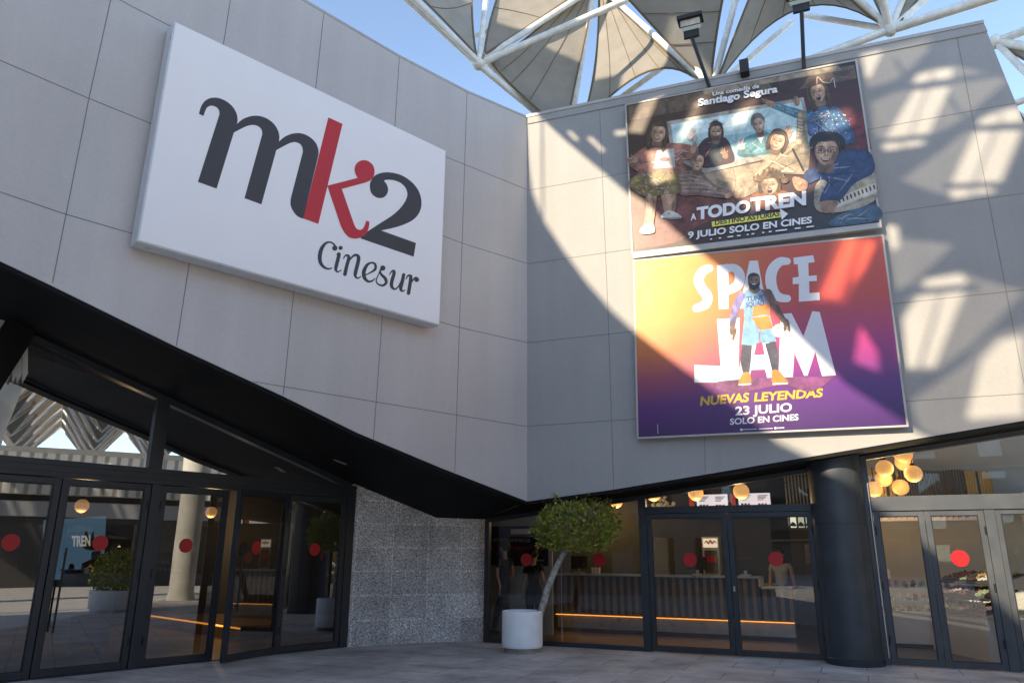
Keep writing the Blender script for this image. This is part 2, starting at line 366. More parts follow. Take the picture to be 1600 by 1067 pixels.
# ---------------------------------------------------------------- drawing helpers
def smooth_loop(pts, k=6):                 # closed outline; a third element marks a corner
    n = len(pts); out = []
    for i in range(n):
        p1, p2 = pts[i], pts[(i + 1) % n]; c1, c2 = len(p1) > 2, len(p2) > 2
        if c1 and c2: out.append((p1[0], p1[1])); continue
        p0 = p1 if c1 else pts[i - 1]; p3 = p2 if c2 else pts[(i + 2) % n]
        for j in range(k):
            t = j / k
            def cr(a, b, c, d): return .5 * ((2 * b) + (c - a) * t + (2 * a - 5 * b + 4 * c - d) * t * t + (-a + 3 * b - 3 * c + d) * t ** 3)
            out.append((cr(p0[0], p1[0], p2[0], p3[0]), cr(p0[1], p1[1], p2[1], p3[1])))
    return out
def fill2d(loops):                         # filled flat shape, inner loops are holes
    cu = bpy.data.curves.new('fill', 'CURVE'); cu.dimensions = '2D'; cu.fill_mode = 'BOTH'
    for L in loops:
        sp_ = cu.splines.new('POLY'); sp_.points.add(len(L) - 1)
        for q, p in zip(sp_.points, L): q.co = (p[0], p[1], 0, 1)
        sp_.use_cyclic_u = True
    ob = bpy.data.objects.new('fill', cu); scene.collection.objects.link(ob)
    dg = bpy.context.evaluated_depsgraph_get(); me = bpy.data.meshes.new_from_object(ob.evaluated_get(dg))
    vs = [(v.co.x, v.co.y) for v in me.vertices]; fs = [list(p.vertices) for p in me.polygons]
    bpy.data.objects.remove(ob); bpy.data.curves.remove(cu); bpy.data.meshes.remove(me)
    return vs, fs
def text2d(s, bold=0.0, shear=0.0, spacing=1.0):
    cu = bpy.data.curves.new('text', 'FONT'); cu.body = s; cu.size = 1; cu.offset = bold; cu.fill_mode = 'BOTH'; cu.shear = shear; cu.space_character = spacing
    cu.resolution_u = 4
    ob = bpy.data.objects.new('text', cu); scene.collection.objects.link(ob)
    dg = bpy.context.evaluated_depsgraph_get(); me = bpy.data.meshes.new_from_object(ob.evaluated_get(dg))
    vs = [(v.co.x, v.co.y) for v in me.vertices]; fs = [list(p.vertices) for p in me.polygons]
    bpy.data.objects.remove(ob); bpy.data.curves.remove(cu); bpy.data.meshes.remove(me)
    return vs, fs
class Board:                               # pixel drawings laid on a real plane
    def __init__(s, fr, n, x0, y0, k): s.fr, s.n, s.x0, s.y0, s.k = fr, n, x0, y0, k
    def pt(s, x, y, n=0.0):
        u, z = s.fr.uv(s.x0 + x * s.k, s.y0 + y * s.k, s.n); return s.fr.P(u, z, s.n + n)
    def shape(s, mb, pts, n, m=0, k=6, holes=()):
        L = [smooth_loop(pts, k)] + [smooth_loop(h, k) for h in holes]
        vs, fs = fill2d(L); mb.mesh([s.pt(x, y, n) for x, y in vs], fs, m)
    def ell(s, mb, x, y, rx, ry, n, m=0, rot=0.0, k=20):
        c, q = math.cos(rot), math.sin(rot)
        mb.poly([s.pt(x + rx * math.cos(a) * c - ry * math.sin(a) * q, y + rx * math.cos(a) * q + ry * math.sin(a) * c, n) for a in [2 * math.pi * i / k for i in range(k)]], m)
    def stroke(s, mb, pts, n, m=0, k=6, caps=True):
        P = []; N = len(pts)
        for i in range(N - 1):
            p0, p1, p2, p3 = pts[max(i - 1, 0)], pts[i], pts[i + 1], pts[min(i + 2, N - 1)]
            for j in range(k):
                t = j / k
                P.append(tuple(.5 * ((2 * b) + (c - a) * t + (2 * a - 5 * b + 4 * c - d) * t * t + (-a + 3 * b - 3 * c + d) * t ** 3) for a, b, c, d in zip(p0, p1, p2, p3)))
        P.append(tuple(pts[-1])); Lf = []; Rt = []
        for i, p in enumerate(P):
            a, b = P[max(i - 1, 0)], P[min(i + 1, len(P) - 1)]; tx, ty = b[0] - a[0], b[1] - a[1]; q = math.hypot(tx, ty) or 1
            Lf.append((p[0] - ty / q * p[2] / 2, p[1] + tx / q * p[2] / 2)); Rt.append((p[0] + ty / q * p[2] / 2, p[1] - tx / q * p[2] / 2))
        b = len(mb.v); mb.v += [s.pt(x, y, n) for x, y in Lf] + [s.pt(x, y, n) for x, y in Rt]; L = len(P)
        for i in range(L - 1): mb.f.append([b + i, b + i + 1, b + L + i + 1, b + L + i]); mb.m.append(m)
        if caps:
            for p in (P[0], P[-1]): s.ell(mb, p[0], p[1], p[2] / 2, p[2] / 2, n + .0004, m, k=12)
    def text(s, mb, st, bl, br, h, n, m=0, bold=.02, shear=0.0, up=None, spacing=1.0, xh=False):
        vs, fs = text2d(st, bold, shear, spacing)
        if not vs: return
        x0 = min(v[0] for v in vs); x1 = max(v[0] for v in vs); H = max(v[1] for v in vs) if not xh else .73
        ux = up[0] if up else 0.0; uy = up[1] if up else -1.0
        def f(x, y):
            t = (x - x0) / (x1 - x0); q = y / H * h
            return s.pt(bl[0] + (br[0] - bl[0]) * t + ux * q, bl[1] + (br[1] - bl[1]) * t + uy * q, n)
        mb.mesh([f(x, y) for x, y in vs], fs, m)

# ================================================================ SETTING
g = MB().poly([(-300, -300, 0), (300, -300, 0), (300, 300, 0), (-300, 300, 0)])
tag(g.build('plaza_pavement', M['pave']), kind='structure')

g = MB().poly([(-40, -60, .004), (70, -60, .004), (70, 6.6, .004), (-40, 6.6, .004)])
tag(g.build('bounce_pavement', mat('bounce paving', (.72, .68, .63), .7, noise=.1, scale=1.5)), kind='structure')  # unseen sheet added behind the viewer to bounce light onto the facade

# ---------------------------------------------------------------- cinema building
def uvs(fr, pts, n=0.0): return [fr.uv(x, y, n) for x, y in pts]
cin = thing('cinema_building', CORNER, 'grey panelled cinema building with a folded facade above dark glazed entrances', 'building')

w1b_px = [(-250, 284), (0, 408), (80, 446), (276, 542), (442, 618.7), (557.5, 675.7), (690, 731), (823.5, 783)]
w1t_px = [(824.5, 185.5), (729.5, 144.8), (624, 90), (506, 21), (470, 0)]
w1b = uvs(W1, w1b_px); w1t = uvs(W1, w1t_px)
w1b[-1] = (0.0, w1b[-1][1]); w1t[0] = (0.0, w1t[0][1])
ZT = w1t[0][1]
w1poly = w1b + w1t + [(w1b[0][0], w1t[-1][1])]
w2b_px = [(823.5, 783), (957.6, 764.7), (1102, 741), (1253, 715.5), (1405, 690), (1600, 657), (1777, 627)]
w2b = uvs(W2, w2b_px); w2b[0] = (0.0, w1b[-1][1])
w2t = uvs(W2, [(1537, 38), (825, 185)]); w2t[-1] = (0.0, ZT)
w2poly = w2b + w2t
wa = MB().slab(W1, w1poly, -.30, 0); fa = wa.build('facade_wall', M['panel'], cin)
wb = MB().slab(W2, w2poly, -.30, 0); fb = wb.build('facade_wall', M['panel_dimmed'], cin)
def seam(mb, fr, px, wd=.010):
    q = uvs(fr, px)
    for a, b in zip(q, q[1:]): mb.bar(fr, a, b, wd, .0005, .003)
j1 = MB()
for L in ([(173, 0), (139, 154.3), (82, 442)], [(360, 0), (295.7, 412), (275.5, 541)], [(506, 21), (458.8, 457.7), (442.5, 617)], [(624, 90), (617, 197.6), (597.5, 493), (583.5, 686)],
          [(729.5, 145), (724.7, 300), (710.5, 738)], [(-150, 28), (0, 94.7), (139, 154.3), (235.8, 193.4), (722.9, 380.4), (823, 411.6)], [(100, -42), (186, 0), (264, 40.3), (698, 246), (823.5, 296.6)],
          [(-150, 255), (0, 300), (101, 334.5), (205.5, 364.7), (716.9, 511.3), (822.6, 535.2)], [(396, 596), (444, 604), (589, 628), (822.6, 666)]): seam(j1, W1, L)
j1.build('panel_joint', M['joint'], cin)
j2 = MB()
for L in ([(826, 297.5), (1588.9, 161.2)], [(825, 412.3), (1640, 296.5)], [(823.6, 535.4), (1700, 442.4)], [(823.6, 665.6), (1750, 605)],
          [(936.5, 163), (950.5, 500), (959, 764)], [(1090, 131), (1102, 741)], [(1493.8, 51), (1557.7, 380), (1604, 620)], [(1240, 101), (1253, 160)]): seam(j2, W2, L)
j2.build('panel_joint', M['joint'], cin)
# parapet caps
capz = MB()
for a_, b_ in zip(w1t, w1t[1:] + [(w1b[0][0], w1t[-1][1])]): capz.slab(W1, [(b_[0], b_[1]), (a_[0], a_[1]), (a_[0], a_[1] + .045), (b_[0], b_[1] + .045)], -.30, .008)
_u2 = w2t[0][0]; capz.slab(W2, [(0.0, ZT), (_u2, w2t[0][1]), (_u2, w2t[0][1] + .06), (0.0, ZT + .06)], -.34, .035)
capz.build('parapet_cap', M['cap'], cin)
cb = MB(); cb.slab(W2, [(0.02, ZT - .15), (_u2 + .03, w2t[0][1] - .16), (_u2, w2t[0][1] - .003), (0.02, ZT - .003)], .004, .02); cb.build('parapet_band', M['panel_dimmed'], cin)

# soffits
g1t_px = [(-250, 392), (46, 521), (245, 613), (545, 754), (554, 756)]
gr_top_px = [(554, 756), (682, 808.4)]
A = [W1.P(u, z, -.03) for u, z in w1b]
GR = Frame((-2.89, 13.95), 61.2); GR2 = Frame((-1.50, 14.71), 67.0)
B = [G1.hit(*p) for p in g1t_px[:4]] + [GR.hit(*gr_top_px[0]), GR.hit(*gr_top_px[1])]
def strip(mb, A, B):
    # triangulated ribbon between two polylines
    i = j = 0
    while i < len(A) - 1 or j < len(B) - 1:
        if j == len(B) - 1 or (i < len(A) - 1 and (i + 1) / len(A) <= (j + 1) / len(B)):
            mb.poly([A[i], A[i + 1], B[j]]); i += 1
        else:
            mb.poly([A[i], B[j + 1], B[j]]); j += 1
    return mb
sf = strip(MB(), A, B)
g2t_px = [(757, 811), (1005, 773.5), (1268, 731), (1349, 712), (1600, 671), (1760, 645)]
g2top = [G2.hit(*p) for p in g2t_px]
A2 = [W2.P(u, z, -.03) for u, z in w2b]
sf.poly([A[-1], B[-1], g2top[0]]); strip(sf, A2, g2top)
sf.build('soffit', M['soffit'], cin, weld=True)
_n = (A[5] - A[4]).cross(B[3] - A[4]).normalized()
def on_soffit(px, py): d = ray(px, py); return CAM + d * ((A[4] - CAM).dot(_n) / d.dot(_n) - .02)
MB().prism([on_soffit(*p) for p in ((522, 717), (542, 724.5), (541, 726.5), (521, 719))], [on_soffit(*p) + (CAM - on_soffit(*p)).normalized() * .012 for p in ((522, 717), (542, 724.5), (541, 726.5), (521, 719))]).build('recessed_lamp', M['grey'], cin)
tr = MB()
for P_, fr in ((w1b, W1), (w2b, W2)):
    for a, b in zip(P_, P_[1:]):
        tr.slab(fr, [(a[0], a[1] - .055), (b[0], b[1] - .055), (b[0], b[1] - .002), (a[0], a[1] - .002)], -.28, -.012)
tr.build('drip_edge', M['soffit'], cin)
# recessed strip lamp in soffit (seen unlit)
# granite returns
gw = MB(); zb = 0.0
ga = [GR.uv(554, 755), GR.uv(682, 808.4)]
u0, u1 = G1.uv(541, 1008)[0], GR.u(672, 1000)
gw.slab(GR, [(0.0, 0), (u1, 0), (GR.u(682, 808.4), ga[1][1]), (0.0, GR.z(553.5, 755))], -.2, .0)
Pf = GR.P(u1, 0); GR2 = Frame((Pf.x, Pf.y), 72.0)
u2 = GR2.u(755, 1001)
gw.slab(GR2, [(0.0, 0), (u2, 0), (u2, GR2.z(756, 811) + .02), (0.0, ga[1][1])], -.2, -.001)
gw.build('granite_wall', M['granite'], cin)

# column
cc = G2.P(G2.u(1337, 1034), 0, .10); cc.z = 0
col = MB(); col.lathe(cc, [(.40, 0.0), (.40, 4.0)], 64); CO_ = col.build('column', M['column'], cin, smooth=True)
MB().lathe(cc, [(.40, 0), (.415, 0), (.415, .09), (.40, .10)], 64).build('base_ring', M['frame'], CO_, smooth=True)
for z_ in (2.05,): MB().lathe(cc, [(.3995, z_ - .004), (.4012, z_ - .004), (.4012, z_ + .004), (.3995, z_ + .004)], 64).build('joint_ring', M['black'], CO_)
_t = (CAM - cc); _t.z = 0; _t.normalize()
for a_ in (-.9, .75):
    q_ = Vector((_t.x * math.cos(a_) - _t.y * math.sin(a_), _t.x * math.sin(a_) + _t.y * math.cos(a_), 0)); MB().tube([cc + q_ * .4, cc + q_ * .4 + Vector((0, 0, 4.0))], .003, 6).build('seam', M['black'], CO_)

# ---- hall glazing (G1)
def frame_rect(mb, fr, u0, u1, z0, z1, wd, n0, n1):
    mb.box(fr, u0, u0 + wd, z0, z1, n0, n1); mb.box(fr, u1 - wd, u1, z0, z1, n0, n1)
    mb.box(fr, u0 + wd, u1 - wd, z0, z0 + wd, n0, n1 - .002); mb.box(fr, u0 + wd, u1 - wd, z1 - wd, z1, n0, n1 - .002)
def disc(fr, u, z, r, n, seg=28):
    return MB().prism([fr.P(u + r * math.cos(a), z + r * math.sin(a), n + .002) for a in [2 * math.pi * i / seg for i in range(seg)]],
                      [fr.P(u + r * math.cos(a), z + r * math.sin(a), n) for a in [2 * math.pi * i / seg for i in range(seg)]])
def handle(fr, u, z0, z1, n, par):
    mb = MB(); mb.tube([fr.P(u, z0, n + .07), fr.P(u, z1, n + .07)], .014, 10)
    for z in (z0 + .08, z1 - .08): mb.tube([fr.P(u, z, n), fr.P(u, z, n + .07)], .009, 8)
    return mb.build('handle', M['handle'], par, smooth=True)
def hinges(fr, u, zs, n, par):
    for z in zs: MB().tube([fr.P(u, z - .06, n + .012), fr.P(u, z + .06, n + .012)], .013, 8).build('hinge', M['black'], par, smooth=True)
def leaf(fr, u0, u1, z0, z1, name, gmat, par, wd=.085, fm='frame', dot=None, hand=None, hinge=None, n=0.0, label=None, dots=()):
    mb = MB(); frame_rect(mb, fr, u0, u1, z0, z1, wd, n - .045, n + .02)
    d = mb.build(name, M[fm], par, bevel=.004)
    if label: d['label'] = label
    p = MB().poly([fr.P(u0 + wd, z0 + wd, n - .01), fr.P(u1 - wd, z0 + wd, n - .01), fr.P(u1 - wd, z1 - wd, n - .01), fr.P(u0 + wd, z1 - wd, n - .01)])
    p.build('pane', gmat, d)
    bead = MB(); frame_rect(bead, fr, u0 + wd, u1 - wd, z0 + wd, z1 - wd, .014, n - .009, n + .006); bead.build('glazing_bead', M['black'], d)
    for k, q in enumerate(dots or ([dot] if dot else [])):
        disc(fr, q[0], q[1], q[2], n - .007).build('sticker', M['dot'] if k == 0 else M['dotback'], d)
    if hand: handle(fr, *hand, n + .02, d)
    if hinge is not None: hinges(fr, hinge, (z0 + .35, (z0 + z1) / 2, z1 - .3), n + .018, d)
    return d
zT = G1.z(250, 757)                        # head of the hall doors
zTr = G1.z(240, 735)
def u_of(fr, px, py=930): return fr.u(px, py)
GH = thing('cinema_entrance', G1.P(-4, 0), 'dark aluminium entrance glazing with five tall panes under the black sloping soffit', 'entrance')
uA = [u_of(G1, -190), u_of(G1, 63), u_of(G1, 75), u_of(G1, 213), u_of(G1, 228), u_of(G1, 338), u_of(G1, 440), u_of(G1, 546)]
dz = lambda x, y: G1.uv(x, y)
ff = MB()
ff.box(G1, -9.5, 0.0, zT, zTr + .03, -.10, .05)                       # transom beam
ff.box(G1, uA[3], uA[4], 0, zT, -.10, .045)                           # post between door pairs
ff.box(G1, -.16, 0.0, 0, zT, -.10, .045)                              # end post at the granite
ff.box(G1, u_of(G1, 433) + .0, u_of(G1, 433) + .05, 0, zT, -.10, .03)
um = G1.u(248, 680)
tz = lambda u: 0
gt = uvs(G1, g1t_px[:4])
def ztop(u):
    for a, b in zip(gt, gt[1:]):
        if a[0] <= u <= b[0]: return a[1] + (b[1] - a[1]) * (u - a[0]) / (b[0] - a[0])
    return gt[-1][1] if u > gt[-1][0] else gt[0][1]
ff.slab(G1, [(um - .10, zTr + .03), (um + .10, zTr + .03), (um + .10, ztop(um + .1)), (um - .10, ztop(um - .1))], -.10, .04)
for a, b in zip(gt, gt[1:]): ff.slab(G1, [(a[0], a[1] - .10), (b[0], b[1] - .10), (b[0], b[1] + .05), (a[0], a[1] + .05)], -.12, .045)
ff.box(G1, -9.5, 0, -.002, .012, -.12, .05)
ff.build('frame', M['frame'], GH, bevel=.004)
# transom grooves
gv = MB()
for q in (.30, .68): z_ = zT + (zTr + .03 - zT) * q; gv.box(G1, -9.5, -.02, z_ - .006, z_ + .006, .0503, .053)
gv.build('transom_groove', M['black'], GH)
# upper windows
ul = G1.u(30, 560)
uw = MB().poly([G1.P(-9.4, zTr + .02, -.02), G1.P(um - .1, zTr + .02, -.02), G1.P(um - .1, ztop(um - .1) - .08, -.02), G1.P(-9.4, ztop(-9.4) - .08, -.02)])
uw.build('window', M['glass_top'], GH)
uw = MB().poly([G1.P(um + .1, zTr + .02, -.02), G1.P(-.12, zTr + .02, -.02), G1.P(-.12, max(zTr + .04, ztop(-.12) - .08), -.02), G1.P(um + .1, ztop(um + .1) - .08, -.02)])
uw.build('window', M['glass_top'], GH)
dr = .105
def dt(px, py, fr=G1, r=dr): u, z = fr.uv(px, py); return (u, z, r)
leaf(G1, u_of(G1, -150), uA[1] + .02, .015, zT - .01, 'fixed_pane', M['glass_hall'], GH, dot=dt(17, 847))
leaf(G1, uA[1] + .035, uA[3] - .005, .015, zT - .01, 'door', M['glass_hall'], GH, dot=dt(157, 848), hand=(uA[1] + .19, .55, 1.62), hinge=uA[3] - .03)
leaf(G1, uA[4] + .005, uA[5] + .03, .015, zT - .01, 'door', M['glass_hall'], GH, dot=dt(291, 852), hinge=uA[4] + .03)
# the door standing ajar
h0 = at_z(432, 1021.5); h1 = at_z(346, 1037)
dv = (h0 - h1); DJ = Frame((h1.x, h1.y), math.degrees(math.atan2(dv.x, dv.y))); Lj = dv.length
leaf(DJ, 0.0, Lj, .015, zT - .01, 'door', M['glass_hall'], GH, dots=(dt(401, 855, DJ), dt(380, 857, DJ, .095)), hand=(.11, .72, 1.62), hinge=Lj - .02, label='door standing ajar with a long bar handle')
leaf(G1, u_of(G1, 436), -.165, .015, zT - .01, 'fixed_pane', M['glass_hall'], GH, dot=dt(492, 858))
# slanted end beam of the entrance and the pale blind beside it
sb = MB(); q = [G1.uv(40, 440), G1.uv(28, 560), G1.uv(-70, 730), G1.uv(-110, 700), G1.uv(-8, 515)]
sb.slab(G1, [G1.uv(-110, 700), G1.uv(-120, 790), G1.uv(46, 530), G1.uv(46, 432)], -.15, .20)
sb.build('slanted_beam', M['soffit'], cin)
bl = MB()
b0 = G1.uv(-60, 560); 
for i in range(10):
    x0 = -40 + i * 8; 
    bl.slab(G1, [G1.uv(x0, 600), G1.uv(x0 + 8.5, 585), G1.uv(x0 + 8.5, 400), G1.uv(x0, 400)], .02 + .03 * (i % 2), .05 + .03 * (i % 2))
# lies beyond the beam, in the open side bay
bl.build('pleated_blind', M['wallpale'], cin)

# ---- cafe glazing (G2)
CG = thing('cafe_glazing', G2.P(1.5, 0), 'dark aluminium shopfront with double doors and sloping glass left of the round column', 'shopfront')
KG = thing('sweet_shop_glazing', G2.P(8, 0), 'sunlit aluminium shopfront of the sweet shop right of the round column', 'shopfront')
v = lambda px, py=925: G2.u(px, py)
zD = G2.z(1140, 800); zB = G2.z(1140, 792)
g2t = uvs(G2, g2t_px)
def ztop2(u):
    for a, b in zip(g2t, g2t[1:]):
        if a[0] <= u <= b[0]: return a[1] + (b[1] - a[1]) * (u - a[0]) / (b[0] - a[0])
    return g2t[0][1] if u < g2t[0][0] else g2t[-1][1]
uL, uP0, uP1, uM, uR = v(757), v(1003), v(1015), v(1144), v(1282)
ucl = G2.u(1305, 940)
zBm = G2.z(1140, 792)
cf = MB()
cf.slab(G2, [(uL, 0), (uL + .09, 0), (uL + .09, ztop2(uL + .09)), (uL, ztop2(uL))], -.08, .03)
cf.slab(G2, [(uP0, 0), (uP1, 0), (uP1, ztop2(uP1)), (uP0, ztop2(uP0))], -.08, .03)
cf.slab(G2, [(uR, 0), (ucl + .05, 0), (ucl + .05, ztop2(ucl + .05)), (uR, ztop2(uR))], -.08, .03)
cf.box(G2, uP1, uR, zD, zBm + .03, -.08, .028)
for a in [(uL, uP0), (uP1, ucl)]:
    cf.slab(G2, [(a[0], ztop2(a[0]) - .07), (a[1], ztop2(a[1]) - .07), (a[1], ztop2(a[1]) + .05), (a[0], ztop2(a[0]) + .05)], -.09, .025)
cf.box(G2, uL + .09, uP0, 0, .075, -.08, .025)
cf.build('frame', M['frame'], CG, bevel=.003)
pn = MB().poly([G2.P(uL + .09, .07, -.02), G2.P(uP0, .07, -.02), G2.P(uP0, ztop2(uP0) - .05, -.02), G2.P(uL + .09, ztop2(uL) - .05, -.02)])
p1 = pn.build('window', M['glass_cafe'], CG)
MB().box(G2, v(877) - .004, v(877) + .004, .08, ztop2(v(877)) - .07, -.019, -.014).build('glass_joint', M['grey'], p1)
for x in (822, 936): disc(G2, *G2.uv(x, 874), .115, -.017).build('sticker', M['dot'], p1)
pn = MB().poly([G2.P(uP1, zBm + .02, -.02), G2.P(uR, zBm + .02, -.02), G2.P(uR, ztop2(uR) - .05, -.02), G2.P(uP1, ztop2(uP1) - .05, -.02)])
pn.build('window', M['glass_cafe'], CG)
leaf(G2, uP1 + .004, uM - .004, .012, zD - .004, 'door', M['glass_cafe'], CG, wd=.08, dot=(*G2.uv(1078, 874), .115), hinge=uP1 + .02)
d_ = leaf(G2, uM + .004, uR - .004, .012, zD - .004, 'door', M['glass_cafe'], CG, wd=.08, dot=(*G2.uv(1212, 873), .115), hinge=uR - .02)
MB().box(G2, uM + .03, uM + .055, 1.0, 1.08, .0205, .03).build('lock', M['metal'], d_)
# right of the column
k0, k1, k2, k3, k4 = v(1379), v(1461), v(1466), v(1558), v(1575)
kcl = G2.u(1376, 940)
zK0, zK1 = G2.z(1450, 797), G2.z(1450, 774)
UE = G2.u(1760, 900)
kf = MB()
kf.slab(G2, [(kcl - .06, 0), (k0 - .0, 0), (k0, ztop2(k0)), (kcl - .06, ztop2(kcl - .06))], -.08, .03)
kf.box(G2, k0, UE, zK0, zK1, -.08, .05)
kf.box(G2, k3, k4, 0, zK0, -.08, .03)
kf.slab(G2, [(k0, ztop2(k0) - .07), (UE, ztop2(UE) - .07), (UE, ztop2(UE) + .05), (k0, ztop2(k0) + .05)], -.09, .025)
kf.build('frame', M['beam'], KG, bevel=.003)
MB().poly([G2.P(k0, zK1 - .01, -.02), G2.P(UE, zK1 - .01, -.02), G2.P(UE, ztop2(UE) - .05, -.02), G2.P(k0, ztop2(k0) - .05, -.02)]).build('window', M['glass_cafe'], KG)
leaf(G2, k0 + .004, k1, .012, zK0 - .004, 'door', M['glass_cafe'], KG, fm='frame_sunlit', wd=.08, hinge=k0 + .02)
leaf(G2, k1 + .008, k3 - .004, .012, zK0 - .004, 'door', M['glass_cafe'], KG, fm='frame_sunlit', wd=.08, dot=(*G2.uv(1500, 872), .12), hinge=k3 - .02)
leaf(G2, k4 + .004, k4 + 1.0, .012, zK0 - .004, 'fixed_pane', M['glass_cafe'], KG, fm='frame_sunlit', wd=.07)
MB().tube([G2.P(kcl + .02, .1, .05), G2.P(kcl + .02, zK1 + .2, .05)], .012, 8).build('drain_pipe', M['metal'], KG)

# ---- shell behind the glazing
sh = MB()
h1_, h2_ = G1.P(-14, 0, -9.0), G1.P(.5, 0, -9.0)
sh.box(G1, -14, 3.2, 0, 7.5, -9.2, -9.0)
sh.build('interior_wall', M['walldark'], cin)
MB().box(G1, -10.6, -10.4, 0, 7.5, -9, -.2).build('interior_wall', M['walldark'], cin)
MB().box(GR, .0, u1, 0, 7.0, -.6, -.4).build('interior_wall', M['walldark'], cin)
_q = G2.P(uL - .12, 0, -.25); IW = Frame((_q.x, _q.y), -14.0); MB().box(IW, 0, 5.5, 0, 6.0, -.15, 0).build('interior_wall', M['wallwarm'], cin)
MB().box(G2, -5.0, 6.2, 0, 6.0, -5.4, -5.2).build('interior_wall', M['wallwarm'], cin)
MB().box(G2, 6.2, 14, 0, 6.0, -3.9, -3.7).build('interior_wall', M['wallpale'], cin)
MB().box(G2, 6.05, 6.2, 0, 6.0, -5.2, -1.6).build('interior_wall', M['wallpale'], cin)
MB().box(G2, 13.8, 14, 0, 8.0, -3.7, -.1).build('interior_wall', M['walldark'], cin)
MB().box(G2, .0, 6.0, 3.6, 3.75, -5.2, -.15).build('ceiling', M['walldark'], cin)
rf = MB()
far = [W2.P(_u2 + 4, 0, -9), W1.P(w1b[0][0], 0, -16), W1.P(w1b[0][0], 0, -.3), CORNER + Vector((0, .3, 0)), W2.P(_u2 - .2, 0, -.3)]
rf.prism([Vector((p.x, p.y, ZT - .25)) for p in far], [Vector((p.x, p.y, ZT - .5)) for p in far]); rf.build('roof', M['walldark'], cin)
bk = MB(); a_, b_ = far[0], far[1]
bk.prism([a_ + Vector((0, 0, 0)), b_, b_ + Vector((0, 0, ZT - .5)), a_ + Vector((0, 0, ZT - .5))], [p + Vector((.2, .3, 0)) for p in (a_, b_, b_ + Vector((0, 0, ZT - .5)), a_ + Vector((0, 0, ZT - .5)))])
bk.build('rear_wall', M['walldark'], cin)
fl = MB().poly([G1.P(-13, .006, -.12), G1.P(.3, .006, -.12), G1.P(3.0, .006, -9), G1.P(-13, .006, -9)]); tag(fl.build('hall_floor', M['floorwood']), kind='structure')
fl = MB().poly([G2.P(-.05, .008, -.1), G2.P(14, .008, -.1), G2.P(14, .008, -5.2), G2.P(-4.5, .008, -5.2)]); tag(fl.build('cafe_floor', M['floordark']), kind='structure')
# ================================================================ SHADE STRUCTURES TOWARDS THE SUN (behind the viewer, left)
SH = Vector((TO_SUN.x, TO_SUN.y, 0)).normalized()
TC = W2.P(4.2, 5.5)
def to_plane(X, O, N): return X + TO_SUN * ((O - X).dot(N) / TO_SUN.dot(N))
# unseen block added to cast the curved shadow, roofline shaped to it
BO = TC + SH * 19.0
BF = Frame((BO.x, BO.y), math.degrees(SUN_AZ) + 90 - 180 + 180)
curve = [W2.hit(x, y) for x, y in [(826, 258), (832, 298), (848, 342), (880, 390), (915, 438), (955, 484), (1000, 525), (1050, 564), (1100, 601), (1150, 638), (1215, 690)]]
curve += [G2.hit(1372, 790, .03), G2.hit(1420, 832), G2.hit(1490, 882), G2.hit(1545, 925), G2.hit(1610, 985)]
cq = [to_plane(p, BO, SH) for p in curve]
cuz = [((p - BF.O).dot(BF.d), p.z) for p in cq]
if cuz[0][0] > cuz[-1][0]: cuz = cuz[::-1]
lo = min(cuz, key=lambda q: q[1]); hi = max(cuz, key=lambda q: q[1])
sgn = 1 if hi[0] > lo[0] else -1
pts = sorted(cuz, key=lambda q: q[0])
if sgn > 0: pts = [(lo[0] - 3, lo[1] - .5)] + pts + [(hi[0] + .4, hi[1] + 6), (hi[0] + 14, hi[1] + 7)]
else: pts = [(hi[0] - 14, hi[1] + 7), (hi[0] - .4, hi[1] + 6)] + pts + [(lo[0] + 3, lo[1] - .5)]
ZBB = 0.0
body = [(pts[0][0], ZBB), (pts[-1][0], ZBB)] + pts[::-1]
nb = thing('shadow_block', BF.P(0, 0), 'unseen grey block behind the plaza, its curved roofline shaped to cast the facade shadow', 'building')
MB().slab(BF, body, -3.0, 0).build('wall', mat('pale render', (.44, .41, .38), .85, noise=.12, scale=.8), nb)
for i in range(5):
    for j in range(14):
        u = pts[0][0] + 1.5 + j * 2.6; z = ZBB + .8 + i * 2.9
        if u < pts[-1][0] - 2 and z + 1.6 < min(q[1] for q in pts if abs(q[0] - u) < 3.5 or q in (lo, hi)) - .3: MB().box(BF, u, u + 1.7, z, z + 1.5, .004, .03).build('window', M['glass_hall'], nb)

